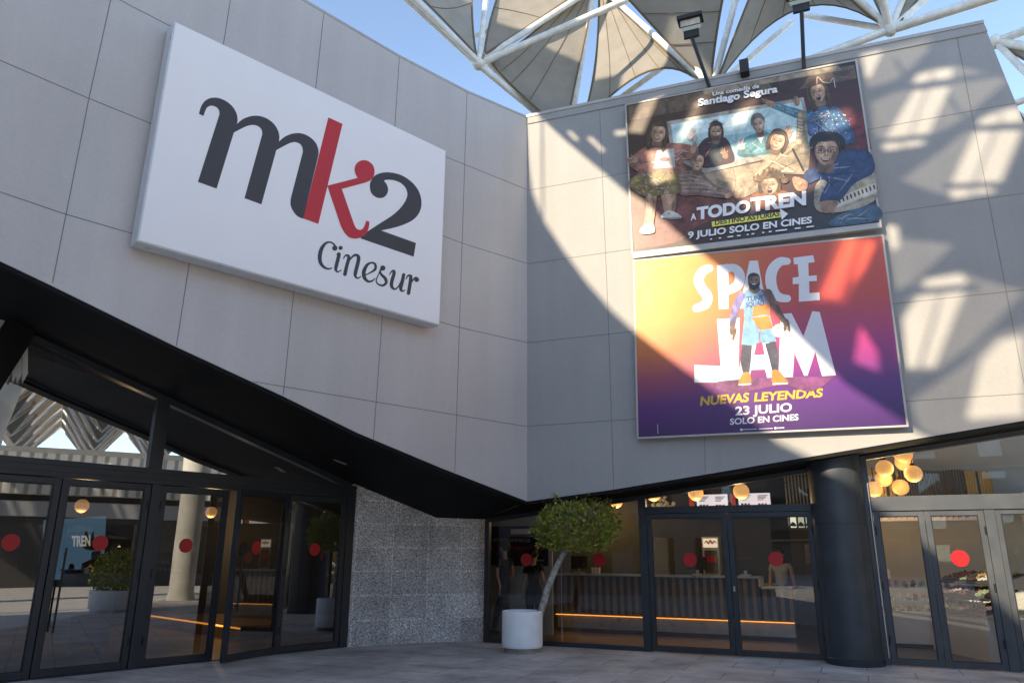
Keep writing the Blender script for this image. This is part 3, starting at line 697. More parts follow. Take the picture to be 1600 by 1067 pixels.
for k, (dx, dy, wd_, hh_, lab) in enumerate(((-44, -24, 34, 15.5, 'brick apartment block with long balconies beyond the curved shadow-casting block'), (-22, -44, 34, 14.5, 'grey apartment block with dark balconies behind the plaza'), (8, -50, 34, 16, 'tall dark apartment block with balconies at the far side of the plaza'), (36, -50, 24, 13, 'low pale apartment block at the far corner of the plaza'))):
    fa_ = math.degrees(math.atan2(3 - dx, 12 - dy)); AF = Frame((dx, dy), fa_ - 90)
    if AF.n.dot(Vector((3, 12, 0)) - AF.O) < 0: AF = Frame((dx, dy), fa_ + 90)
    ab = thing('apartment_block', AF.P(0, 0), lab, 'building'); MB().box(AF, -wd_ / 2, wd_ / 2, 0, hh_, -10, 0).build('wall', mat('rendered wall', ((.20, .10, .07), (.22, .21, .20), (.12, .11, .105), (.34, .31, .27))[k], .85, noise=.15, scale=.6), ab)
    MB().box(AF, -wd_ / 2 - .2, wd_ / 2 + .2, hh_, hh_ + .3, -10.2, .25).build('roof', M['concrete'], ab)
    nf = int(hh_ // 3)
    for f_ in range(nf):
        z_ = .5 + f_ * 3.0; MB().box(AF, -wd_ / 2 + 1, wd_ / 2 - 1, z_ + 2.45, z_ + 2.6, .003, 1.1).build('balcony', M['concrete'], ab)
        MB().box(AF, -wd_ / 2 + 1, wd_ / 2 - 1, z_ + 2.62, z_ + 3.4, 1.02, 1.07).build('balustrade', M['walldark'], ab)
        for c_i in range(6): u_ = -wd_ / 2 + 2.2 + c_i * (wd_ - 4) / 6; MB().box(AF, u_, u_ + 1.7, z_ + .5, z_ + 2.2, .003, .03).build('window', M['glass_hall'], ab)

# unseen canopy sheet added to cast the facade shadows; openings and infills shaped to them
CO = TC + TO_SUN * 17.5
ex = TO_SUN.cross(Vector((0, 0, 1))).normalized(); ey = ex.cross(TO_SUN).normalized()
def cpt(px, py):
    p = to_plane(W2.hit(px, py), CO, TO_SUN) - CO; return (p.dot(ex), p.dot(ey))
def c3(q, o=0.0): return CO + ex * q[0] + ey * q[1] + TO_SUN * o
outer = [(847, 183), (882, 216), (944, 268), (983, 302), (1014, 322), (1059, 364), (1098, 398), (1165, 450), (1235, 512), (1286, 563), (1330, 607), (1420, 665), (1470, 690), (1800, 690), (1840, -260), (1500, -420), (1100, -330), (905, -190), (800, 60), (800, 140)]
openings = [
 [(1345, 86), (1451, 62), (1463, 66), (1428, 102), (1399, 125), (1356, 138)],
 [(1362, 160), (1420, 136), (1431, 115), (1459, 107), (1490, 103), (1520, 109), (1546, 115), (1574, 126), (1504, 186), (1455, 212), (1445, 227), (1380, 236), (1366, 205)],
 [(1408, 282), (1500, 214), (1523, 195), (1533, 182), (1560, 171), (1595, 165), (1604, 200), (1566, 290), (1552, 302), (1490, 314), (1480, 305), (1451, 297)],
 [(1382, 350), (1402, 350), (1410, 374), (1490, 382), (1428, 440), (1399, 454), (1390, 400)],
 [(1406, 497), (1429, 455), (1443, 434), (1504, 424), (1525, 435), (1602, 455), (1517, 541), (1461, 580), (1413, 580)],
 [(1422, 627), (1515, 563), (1533, 540), (1554, 523), (1605, 509), (1640, 510), (1650, 680), (1440, 680)],
 [(1316, 376), (1379, 383), (1362, 430), (1326, 486), (1276, 481), (1300, 430)],
 [(1352, 520), (1378, 560), (1380, 590), (1342, 575)],
 [(1016, 158), (1040, 152), (1012, 218), (990, 216)], [(1092, 165), (1125, 148), (1087, 238), (1060, 240)],
 [(1160, 172), (1204, 150), (1172, 208), (1140, 215)], [(1262, 112), (1300, 97), (1316, 112), (1292, 152), (1262, 140)],
 [(1118, 250), (1250, 212), (1292, 300), (1178, 342)], [(1290, 190), (1335, 180), (1340, 205), (1300, 220)],
 [(885, 205), (893, 206), (905, 219), (899, 220)], [(917, 216), (924, 214), (946, 236), (940, 238)], [(960, 205), (984, 203), (985, 210), (962, 212)], [(1022, 250), (1050, 246), (1060, 290), (1030, 300)],
 [(880, -60), (960, -110), (990, -60), (920, -10)], [(1030, -120), (1120, -150), (1140, -90), (1060, -60)], [(1220, -160), (1320, -170), (1330, -110), (1240, -100)],
]
clear = [
 [(1347, 88), (1379, 80), (1361, 118), (1354, 124)],
 [(1428, 143), (1446, 141), (1419, 215), (1383, 218)], [(1451, 140), (1484, 136), (1449, 213), (1423, 215)], [(1434, 118), (1457, 111), (1453, 127), (1425, 133)], [(1461, 110), (1489, 107), (1485, 126), (1458, 130)],
 [(1380, 225), (1409, 222), (1408, 234), (1382, 235)], [(1413, 222), (1443, 219), (1441, 226), (1413, 231)],
 [(1524, 205), (1554, 203), (1519, 286), (1486, 288)], [(1560, 203), (1596, 201), (1563, 284), (1525, 286)], [(1534, 186), (1562, 175), (1560, 192), (1527, 197)], [(1566, 173), (1594, 168), (1596, 190), (1565, 192)],
 [(1484, 296), (1517, 294), (1516, 306), (1488, 310)], [(1522, 294), (1554, 290), (1550, 300), (1522, 304)],
 [(1384, 353), (1402, 354), (1404, 385), (1392, 392)],
 [(1412, 498), (1436, 462), (1468, 458), (1432, 574), (1417, 574)], [(1474, 457), (1510, 452), (1497, 480), (1460, 572), (1440, 574)], [(1447, 437), (1502, 428), (1512, 440), (1500, 447), (1440, 452)],
 [(1534, 562), (1562, 532), (1598, 524), (1600, 650), (1510, 655)],
 [(1330, 384), (1350, 386), (1318, 476), (1290, 474)], [(1358, 388), (1374, 390), (1356, 430), (1336, 455)],
 [(1266, 116), (1298, 102), (1310, 114), (1288, 146)], [(1096, 170), (1112, 162), (1082, 222), (1068, 226)], [(1170, 172), (1196, 158), (1172, 200), (1152, 206)],
]
def inset(L, k=.0): return [cpt(*p) for p in L]
def in_poly(q, L):
    r = False
    for i in range(len(L)):
        a, b = L[i], L[i - 1]
        if (a[1] > q[1]) != (b[1] > q[1]) and q[0] < (b[0] - a[0]) * (q[1] - a[1]) / (b[1] - a[1]) + a[0]: r = not r
    return r
tc_ = thing('shadow_canopy', Vector((CO.x, CO.y, 0)), 'unseen canopy sheet high over the plaza, slots shaped to cast the facade light patches', 'canopy')
vs, fs = fill2d([inset(outer)] + [inset(L) for L in openings])
MB().mesh([c3(q) for q in vs], fs).build('membrane', M['sailgrey'], tc_)
for L in openings:
    sub = [C for C in clear if in_poly((sum(p[0] for p in C) / len(C), sum(p[1] for p in C) / len(C)), L)]
    vs, fs = fill2d([inset(L)] + [inset(C) for C in sub])
    if len(L) > 4 or sub: MB().mesh([c3(q, .02) for q in vs], fs).build('half_shade_infill', M['mesh'], tc_)  # partly open infill shaped to give the half-lit patches
for a, b, r in (((1350, 147), (1560, 116), .055), ((1372, 222), (1460, 212), .05), ((1500, 202), (1620, 198), .055), ((1475, 292), (1575, 288), .05), ((1398, 92), (1420, 130), .03), ((1480, 150), (1512, 190), .03), ((1425, 456), (1530, 448), .05), ((1450, 75), (1800, -60), .06)):
    MB().tube([c3(cpt(*a), .1), c3(cpt(*b), .1)], r, 8).build('shadow_bar', M['steel'], tc_)  # bars added for the dark lines across the light patches
ring = [c3(cpt(*p), .05) for p in outer]; MB().tube(ring + [ring[0]], .03, 8).build('edge_cable', M['steel'], tc_)
q = c3(cpt(*outer[14])); MB().tube([Vector((q.x, q.y, 0)), q], .16, 14).build('mast', M['steel'], tc_)
for p in (outer[0], outer[18], outer[17]):
    q = c3(cpt(*p)); MB().tube([q, q + SH * 5.0 + Vector((0, 0, -.5))], .02, 8).build('stay_cable', M['steel'], tc_)

# ================================================================ TENSILE ROOF ABOVE THE FACADE
N1 = (748, 101, 15.3); N3 = (1112, 140, 15.5); N2 = (1391, 47, 16.4); N4 = (1556, 66, 17.0)
def D(p): return at_d(*p)
sfm = thing('space_frame', at_d(1112, 140, 15.5) * 1.0 - Vector((0, 0, 2)), 'white tubular steel frame carrying the shade sails above the roof', 'steel frame')
tubes = [(N1, (606, -28, 15.0), .085), ((746, 96, 15.2), (630, -18, 14.8), .075), (N1, (765, -50, 16.3), .075), (N1, (1035, -24, 15.6), .085), ((760, 90, 15.6), (945, -30, 16.8), .08),
 ((741, 58, 16.0), (905, -16, 16.8), .06), ((751, 105, 15.3), (905, 232, 16.4), .075), ((758, 95, 15.5), (892, 216, 16.6), .075),
 ((888, 215, 16.2), (932, -45, 17.2), .075), ((1108, 133, 15.6), (945, -14, 17.0), .075), (N3, (980, -38, 14.8), .085), (N3, (1163, -50, 15.0), .075), ((930, 182, 17), (1060, 88, 17), .075),
 ((1112, 143, 15.8), (1235, 36, 17.2), .075), (N2, (1255, 24, 17.0), .075), ((1112, 152, 15.6), N2, .095), (N2, (1310, -28, 15.8), .085), (N2, (1370, -35, 15.6), .09), (N2, (1424, -35, 16.8), .075), (N2, (1478, -28, 17.2), .075), (N2, (1570, -10, 16.2), .11),
 (N4, (1660, 26, 16.5), .09), (N4, (1660, 80, 16.5), .09), (N4, (1640, 152, 16.5), .07), ((1582, 163, 17), (1660, 138, 17), .07), ((1588, 178, 17), (1640, 210, 17), .07)]
for a, b, r in tubes: MB().tube([D(a), D(b)], r, 12).build('strut', M['steel'], sfm, smooth=True)
for p, r in ((N1, .16), (N3, .16), (N2, .17), (N4, .16)): MB().ball(D(p), r).build('node', M['steel'], sfm, smooth=True)
for p in ((744, 93, 15.2), (755, 92, 15.2), (741, 84, 15.3), (757, 84, 15.4)): MB().tube([D(p), D(N1)], [.035, .07], 8).build('turnbuckle', M['rust'], sfm)

def sail(name, edges, material, label, seams=(.3, .55, .8), n=14, group='shade sails above the roof', along='v'):
    # edges: bottom(u, v=0), right(v, u=1), top(u, v=1), left(v, u=0), each three points (px, py, d)
    def bz(e):
        a, mD, b = [D(p) for p in e]; c = mD * 2 - (a + b) * .5
        return lambda t: a * (1 - t) ** 2 + c * (2 * t * (1 - t)) + b * t ** 2
    bo, ri, to, le = [bz(e) for e in edges]
    P00, P10, P01, P11 = bo(0), bo(1), to(0), to(1)
    def S(u, v_): return bo(u) * (1 - v_) + to(u) * v_ + le(v_) * (1 - u) + ri(v_) * u - (P00 * (1 - u) * (1 - v_) + P10 * u * (1 - v_) + P01 * (1 - u) * v_ + P11 * u * v_)
    r = thing(name, Vector((P00.x, P00.y, P00.z)), label, 'shade sail', group)
    vs = [S(i / n, j / n) for j in range(n + 1) for i in range(n + 1)]
    fs = [[j * (n + 1) + i, j * (n + 1) + i + 1, (j + 1) * (n + 1) + i + 1, (j + 1) * (n + 1) + i] for j in range(n) for i in range(n)]
    MB().mesh(vs, fs).build('membrane', material, r, smooth=True)
    toc = lambda p: p + (CAM - p).normalized() * .02
    for q in seams:
        L = [toc(S(i / n, q)) if along == 'v' else toc(S(q, i / n)) for i in range(n + 1)]
        MB().tube(L, .009, 6).build('seam', M['seamf'], r)
    hem = MB()
    for f in (bo, ri, to, le):
        if (f(0) - f(1)).length > .05: hem.tube([f(i / n) for i in range(n + 1)], .028, 6)
    hem.build('hem', M['seamf'], r)
    return r
def tri(name, tip, tip2, a, b, ml, mr, mt, material, label, **k):
    return sail(name, [(tip, ((tip[0] + tip2[0]) / 2, (tip[1] + tip2[1]) / 2, tip[2]), tip2), (tip2, mr, b), (a, mt, b), (tip, ml, a)], material, label, **k)
tri('shade_sail', (742, 84, 15.3), (744, 85, 15.3), (635, -26, 14.8), (738, -32, 16), (696, 35, 15.1), (738, 30, 15.7), (690, -20, 15.4), M['sailgrey'], 'pale grey sail left of the vertical strut over the mk2 wall', seams=(.72,))
tri('shade_sail', (757, 83, 15.4), (759, 84, 15.4), (788, -32, 16.5), (925, -26, 16.5), (768, 26, 16), (824, 42, 16), (850, -32, 16.6), M['sail'], 'taupe sail between the vertical strut and the long diagonal strut', seams=(.62,))
sail('shade_sail', [((768, 97, 15.4), (806, 140, 15.5), (884, 208, 15.6)), ((884, 208, 15.6), (905, 100, 16.4), (935, -34, 17.2)), ((928, -36, 17.2), (931, -36, 17.2), (935, -34, 17.2)), ((768, 97, 15.4), (842, 44, 16.3), (928, -36, 17.2))], M['sail'],
     'large sail with an orange sunlit corner dipping behind the parapet beside the inner corner', seams=(.22, .42, .66), along='u')
sail('shade_sail', [((907, 200, 16.4), (1012, 112, 16.2), (1098, 133, 15.6)), ((1098, 133, 15.6), (1008, 47, 16.4), (941, -34, 17.2)), ((935, -34, 17.2), (938, -34, 17.2), (941, -34, 17.2)), ((907, 200, 16.4), (931, 92, 17), (935, -34, 17.2))], M['sail'],
     'large sail with pale stripes and an arched lower hem left of the first floodlight', seams=(.2, .4, .6, .8), along='u')
tri('shade_sail', (1106, 128, 15.5), (1111, 128, 15.5), (962, -24, 14.2), (1134, -26, 14.2), (1040, 62, 14.9), (1119, 58, 14.9), (1050, -24, 14.1), M['sailgrey'], 'grey sail straight behind the first floodlight', seams=(.45, .75))
sail('shade_sail', [((1118, 134, 15.5), (1248, 14, 16.4), (1384, 43, 16.4)), ((1384, 43, 16.4), (1349, 17, 16), (1312, -18, 15.6)), ((1182, -30, 14.8), (1246, -30, 15.2), (1312, -18, 15.6)), ((1118, 134, 15.5), (1147, 58, 15), (1182, -30, 14.8))], M['sailgrey'],
     'wide grey sail with a high arched hem behind the second floodlight', seams=(.2, .4, .6, .8), along='u')
tri('shade_sail', (1386, 39, 16.4), (1389, 39, 16.4), (1360, -14, 16.5), (1374, -14, 16.6), (1372, 12, 16.4), (1381, 12, 16.5), (1367, -14, 16.6), M['sail'], 'narrow brown sail left of the steel node near the right end of the roof', seams=())
tri('shade_sail', (1401, 40, 16.4), (1403, 40, 16.4), (1418, -14, 17), (1446, -14, 17), (1409, 12, 16.7), (1424, 12, 16.7), (1432, -14, 17), M['sail'], 'narrow brown sail right of the steel node near the right end of the roof', seams=())
tri('shade_sail', (1566, 74, 17), (1567, 76, 17), (1660, 82, 16.6), (1660, 132, 16.6), (1610, 76, 16.8), (1612, 100, 16.8), (1660, 108, 16.6), M['sailgrey'], 'grey sail at the right edge beyond the end of the facade', seams=())

# floodlights on the parapet
def floodlight(base, px, py, label, hw=.20, hh=.16):
    b = W2.P(*W2.uv(*base), .10); d0 = math.hypot(b.x, b.y)
    h = at_d(px, py, d0 - .35); r = thing('floodlight', b, label, 'floodlight', 'floodlights on the parapet')
    MB().tube([b - Vector((0, 0, .15)), h + Vector((0, 0, -.17))], .035, 10).build('pole', M['black'], r, smooth=True)
    f = Frame((h.x, h.y), 112); t = -.12
    hd = MB(); A_ = [(-hw, -hh * .55), (hw, -hh * .55), (hw, hh * .45), (-hw, hh * .45)]
    hd.prism([f.P(u, h.z + z + .10, .10) for u, z in A_], [f.P(u * .86, h.z + z * .8 + .16, -.12) for u, z in A_]); H = hd.build('lamp_head', M['black'], r, bevel=.008)
    MB().poly([f.P(u * .88, h.z + z * .82 + .10, .1035) for u, z in A_]).build('lens', M['lampglass'], H)
    MB().box(f, -hw - .03, hw + .03, h.z + .10 + hh * .45, h.z + .10 + hh * .45 + .07, -.10, .16).build('visor', M['black'], H)
    MB().box(f, -.14, .14, h.z - .17, h.z - .02, -.03, .03).build('bracket', M['black'], r)
floodlight((1109, 131), 1080, 47, 'black floodlight on a leaning pole above the left end of the upper film poster')
floodlight((1255, 104), 1251, 6, 'black floodlight on an upright pole above the middle of the upper film poster')
pb = MB(); q = W2.uv(1165, 122); pb.box(W2, q[0] - .08, q[0] + .08, q[1] - .02, q[1] + .26, .04, .22)
o = pb.build('pole_bracket', M['black'], bevel=.01); tag(o, 'empty black pole bracket fixed on the parapet between the two floodlights', 'bracket')

# ================================================================ SIGN
NS = .30
sq = [W1.uv(*p, NS) for p in [(272.6, 32.3), (697.5, 235.2), (687.5, 508.8), (214, 376.7)]]
cen = W1.P(sum(q[0] for q in sq) / 4, min(q[1] for q in sq), NS)
sg = thing('cinema_sign', cen, 'big white lightbox sign with the mk2 Cinesur lettering on the left wall', 'sign')
MB().slab(W1, sq[::-1], .04, NS - .012).build('sign_box', M['signedge'], sg, bevel=.012)
def insetq(q, k):
    cx = sum(a[0] for a in q) / 4; cy = sum(a[1] for a in q) / 4
    return [(a[0] + (k if a[0] < cx else -k), a[1] + (k if a[1] < cy else -k)) for a in q]
MB().slab(W1, insetq(sq, .02)[::-1], NS - .012, NS).build('face_panel', M['white'], sg)
b4 = Board(W1, NS, 300, 130, .2155); b5 = Board(W1, NS, 440, 170, .2906)
C = 1
mm = MB(); b4.shape(mm, [(50, 225, C), (62, 180), (85, 140), (120, 115), (165, 107), (215, 117), (265, 145), (300, 180), (322, 220), (330, 260), (326, 297, C), (370, 262), (420, 243), (470, 238), (520, 248), (565, 272), (600, 305), (625, 350), (633, 390), (630, 425, C), (670, 392), (720, 370), (775, 364), (825, 376), (870, 405), (900, 440), (915, 480), (917, 518, C), (805, 984, C), (765, 966), (735, 932), (716, 890), (714, 850), (722, 812, C), (803, 500, C), (800, 470), (785, 445), (758, 431), (730, 430), (690, 445), (611, 487, C), (503, 880, C), (380, 835, C), (508, 375, C), (506, 345), (490, 322), (460, 307), (425, 306), (385, 318), (303, 360, C), (178, 766, C), (42, 717, C), (198, 230, C), (197, 205), (183, 182), (155, 167), (130, 167), (108, 180), (95, 205), (83, 240, C)], .002)
tag(mm.build('letter', M['ink'], sg), 'charcoal letter m')
k2 = MB(); b5.shape(k2, [(474, 410), (482, 385), (502, 360), (540, 345), (590, 344), (650, 361), (705, 400), (740, 450), (752, 505), (742, 555), (710, 595), (660, 622), (600, 641), (535, 655, C), (722, 722, C), (710, 796, C), (422, 697, C), (462, 660, C), (520, 622), (600, 570), (650, 520), (675, 470), (668, 430), (640, 400), (600, 385), (565, 383), (550, 388, C), (566, 410), (572, 440), (560, 468), (535, 481), (505, 475), (480, 450)], .002)
tag(k2.build('letter', M['ink'], sg), 'charcoal figure 2')
kk = MB(); b5.shape(kk, [(251, 48, C), (327, 83, C), (197, 620, C), (115, 590, C)], .0035)
b5.shape(kk, [(245, 415, C), (408, 373, C), (394, 345), (393, 315), (408, 290), (435, 278), (465, 283), (490, 305), (499, 335), (495, 362), (478, 385), (450, 398, C), (323, 432, C), (383, 605, C), (398, 640), (418, 652), (436, 645), (447, 625), (455, 602, C), (471, 608, C), (468, 640), (455, 670), (430, 690), (400, 699), (365, 693), (340, 670), (318, 632, C)], .0045)
tag(kk.build('letter', M['red'], sg), 'red letter k')
def word(name, strokes, balls):
    mb = MB()
    for i, s in enumerate(strokes): b5.stroke(mb, s, .002 + .0006 * i)
    for x, y, r in balls: b5.ell(mb, x, y, r, r, .0065)
    return mb.build(name, M['ink'], sg)
word('letter', [[(292, 748, 10), (281, 730, 10), (262, 718, 9), (238, 723, 13), (216, 750, 20), (205, 790, 22), (209, 828, 19), (228, 852, 14), (250, 861, 10), (268, 857, 7)]], [(285, 750, 14)])
word('letter', [[(296, 784, 5), (304, 780, 12), (308, 786, 19), (293, 848, 19), (292, 868, 14), (302, 877, 8), (320, 868, 5)]], [(316, 749, 11)])
word('letter', [[(332, 806, 5), (342, 790, 8), (354, 789, 13), (361, 802, 18), (350, 845, 19), (340, 890, 20)], [(350, 838, 6), (372, 805, 9), (394, 787, 13), (412, 795, 18), (411, 822, 20), (396, 885, 19), (398, 904, 12), (410, 911, 8), (426, 902, 5)]], [])
word('letter', [[(440, 898, 6), (476, 882, 8), (503, 862, 14), (502, 836, 13), (482, 828, 10), (458, 842, 16), (442, 876, 21), (445, 908, 19), (464, 928, 13), (486, 926, 9), (502, 912, 5)]], [])
word('letter', [[(543, 858, 16), (530, 872, 10), (535, 890, 13), (556, 912, 17), (562, 934, 15), (545, 950, 12), (520, 944, 9), (508, 924, 7), (522, 888, 6), (530, 868, 6)]], [(543, 857, 14)])
word('letter', [[(580, 892, 5), (590, 876, 8), (602, 872, 14), (604, 886, 18), (592, 930, 19), (592, 956, 17), (608, 970, 10), (628, 955, 7), (645, 920, 6)], [(656, 893, 18), (647, 935, 19), (640, 962, 19), (646, 980, 11), (662, 976, 5)]], [])
word('letter', [[(668, 916, 5), (678, 899, 9), (690, 898, 14), (694, 912, 18), (682, 992, 19)], [(692, 946, 6), (706, 920, 8), (722, 908, 11)]], [(725, 919, 13)])

# ================================================================ FILM POSTERS
NP = .14
def poster(name, q, label, matl):
    uv_ = [W2.uv(*p, NP) for p in q]
    r = thing(name, W2.P(sum(a[0] for a in uv_) / 4, min(a[1] for a in uv_), NP), label, 'poster', 'film posters on the facade')
    MB().slab(W2, insetq(uv_, .05), .01, NP - .03).build('light_box', M['grey'], r)
    fr_ = MB(); ou, inn = uv_, insetq(uv_, .028)
    for i in range(4):
        j = (i + 1) % 4; fr_.slab(W2, [ou[i], ou[j], inn[j], inn[i]], NP - .06, NP + .006)
    fr_.build('frame', M['cap'], r)
    cv = MB().poly([W2.P(u, z, NP) for u, z in inn]); o = cv.build('canvas', matl, r, weld=False)
    ul = o.data.uv_layers.new(name='UVMap')
    for li, uvc in zip(range(4), [(0, 1), (1, 1), (1, 0), (0, 0)]): pass
    for p in o.data.polygons:
        for li in p.loop_indices:
            vi = o.data.loops[li].vertex_index; ul.data[li].uv = [(0, 1), (1, 1), (1, 0), (0, 0)][vi]
    return r
def m_print(name, left, right, s0=.1, s1=.75, rough=.32):
    m = bpy.data.materials.new(name); m.use_nodes = True; n = m.node_tree.nodes; l = m.node_tree.links; b = n['Principled BSDF']
    uvn = n.new('ShaderNodeUVMap'); sx = n.new('ShaderNodeSeparateXYZ'); l.new(uvn.outputs[0], sx.inputs[0])
    rr = []
    for st in (left, right):
        r = n.new('ShaderNodeValToRGB'); e = r.color_ramp.elements
        while len(e) > 1: e.remove(e[-1])
        e[0].position = st[0][0]; e[0].color = (*st[0][1], 1)
        for p, c in st[1:]: k = e.new(p); k.color = (*c, 1)
        l.new(sx.outputs[1], r.inputs[0]); rr.append(r)
    mr = n.new('ShaderNodeMapRange'); mr.interpolation_type = 'SMOOTHSTEP'; mr.inputs[1].default_value = s0; mr.inputs[2].default_value = s1; l.new(sx.outputs[0], mr.inputs[0])
    x = n.new('ShaderNodeMix'); x.data_type = 'RGBA'; l.new(mr.outputs[0], x.inputs[0]); l.new(rr[0].outputs[0], x.inputs[6]); l.new(rr[1].outputs[0], x.inputs[7]); l.new(x.outputs[2], b.inputs['Base Color'])
    b.inputs['Roughness'].default_value = rough
    w_ = n.new('ShaderNodeTexNoise'); w_.inputs['Scale'].default_value = 5; w_.inputs['Detail'].default_value = 2; l.new(uvn.outputs[0], w_.inputs['Vector']); bp = n.new('ShaderNodeBump'); bp.inputs['Strength'].default_value = .12; bp.inputs['Distance'].default_value = .05
    l.new(w_.outputs[0], bp.inputs['Height']); l.new(bp.outputs[0], b.inputs['Normal']); return m
pm = {}
def m_ink(c):                              # photographic print: mottled tone on two scales
    m = bpy.data.materials.new('printed ink'); m.use_nodes = True; n = m.node_tree.nodes; l = m.node_tree.links; b = n['Principled BSDF']
    tc = n.new('ShaderNodeTexCoord'); x1 = n.new('ShaderNodeTexNoise'); x1.inputs['Scale'].default_value = 4.5; x1.inputs['Detail'].default_value = 8; x1.inputs['Roughness'].default_value = .65; x1.inputs['Distortion'].default_value = .8
    l.new(tc.outputs['Object'], x1.inputs['Vector']); r = n.new('ShaderNodeValToRGB'); e = r.color_ramp.elements; e[0].position = .34; e[1].position = .68
    k = .35 if max(c) < .5 else .62
    e[0].color = (*[q * k for q in c], 1); e[1].color = (*[min(1, q * 1.2) for q in c], 1); l.new(x1.outputs[0], r.inputs[0]); l.new(r.outputs[0], b.inputs['Base Color']); b.inputs['Roughness'].default_value = .34
    return m
def m_plain(c): return mat('printed ink', c, .34, noise=.03, scale=3)
def ink(c):
    if c not in pm: pm[c] = m_ink(c)
    return pm[c]
class Pic:
    def __init__(s, bd): s.b = bd; s.mb = MB(); s.ms = []; s.n = .0012
    def mi(s, c):
        if c not in s.ms: s.ms.append(c)
        s.n += .00004; return s.ms.index(c)
    def sh(s, c, pts, **k): m = s.mi(c); s.b.shape(s.mb, pts, s.n, m, **k); return s
    def el(s, c, x, y, rx, ry, rot=0): m = s.mi(c); s.b.ell(s.mb, x, y, rx, ry, s.n, m, rot); return s
    def st(s, c, pts, **k): m = s.mi(c); s.b.stroke(s.mb, pts, s.n, m, **k); return s
    def tx(s, c, *a, **k): m = s.mi(c); s.b.text(s.mb, a[0], a[1], a[2], a[3], s.n, m, **k); return s
    def done(s, name, par): return s.mb.build(name, [ink(c) if 'picture' in name else m_plain(c) for c in s.ms], par, weld=False)
    def cut(s, name, par): s.done(name, par); s.mb = MB(); s.ms = []; return s
# --- upper poster: a generic family comedy scene
p1_ = poster('film_poster', [(976.5, 163.5), (1338.6, 93), (1377.5, 350), (986.8, 397)], 'upper film poster with a crowd of children in a train carriage', m_print('brown carriage print', [(0, (.055, .018, .014)), (.3, (.12, .045, .03)), (.6, (.05, .025, .018)), (1, (.07, .045, .03))], [(0, (.02, .016, .016)), (.35, (.07, .028, .022)), (.6, (.10, .02, .018)), (1, (.035, .024, .02))]))
MB().slab(W2, [W2.uv(987, 397, NP), W2.uv(1377.5, 350, NP), W2.uv(1377.8, 356, NP), W2.uv(990, 404, NP)][::-1], NP - .09, NP + .014).build('sill', M['cap'], p1_)
SK = (.52, .30, .19); SK2 = (.44, .24, .15); DK = (.02, .014, .012); BR = (.10, .05, .028); WH = (.78, .77, .78)
a = Pic(Board(W2, NP, 960, 90, .29993))
a.sh((.16, .105, .07), [(75, 330, C), (760, 205, C), (1262, 110, C), (1250, 40, C), (800, 110, C), (75, 255, C)])
a.sh((.06, .03, .02), [(800, 105, C), (1020, 70, C), (1000, 120), (960, 165), (880, 185), (820, 160)])
a.sh((.34, .27, .19), [(460, 170, C), (1165, 42, C), (1185, 66, C), (470, 195, C)])
a.sh((.42, .38, .33), [(270, 335, C), (985, 208, C), (1045, 470, C), (470, 605, C), (300, 520, C)])
a.sh((.48, .66, .66), [(295, 350, C), (972, 230, C), (1025, 440, C), (465, 575, C), (315, 510, C)])
a.sh((.30, .50, .53), [(310, 450, C), (700, 390), (1005, 350, C), (1025, 440, C), (465, 575, C), (315, 510, C)])
a.sh((.66, .80, .80), [(420, 330, C), (700, 280, C), (690, 340, C), (430, 400, C)])
a.sh((.45, .33, .22), [(455, 610, C), (760, 545, C), (830, 690), (700, 720), (560, 700), (470, 670, C)]).st((.25, .17, .11), [(620, 580, 4), (630, 640, 4), (625, 700, 4)])
a.sh((.22, .065, .05), [(320, 690, C), (620, 700), (740, 730), (640, 800), (430, 880), (330, 960), (110, 1000, C), (90, 850, C), (200, 720)])
a.sh((.20, .03, .03), [(1210, 330), (1300, 280, C), (1340, 480, C), (1240, 470)])
def mixc(c, d, t): return tuple(p * (1 - t) + q * t for p, q in zip(c, d))
pr = random.Random(21)
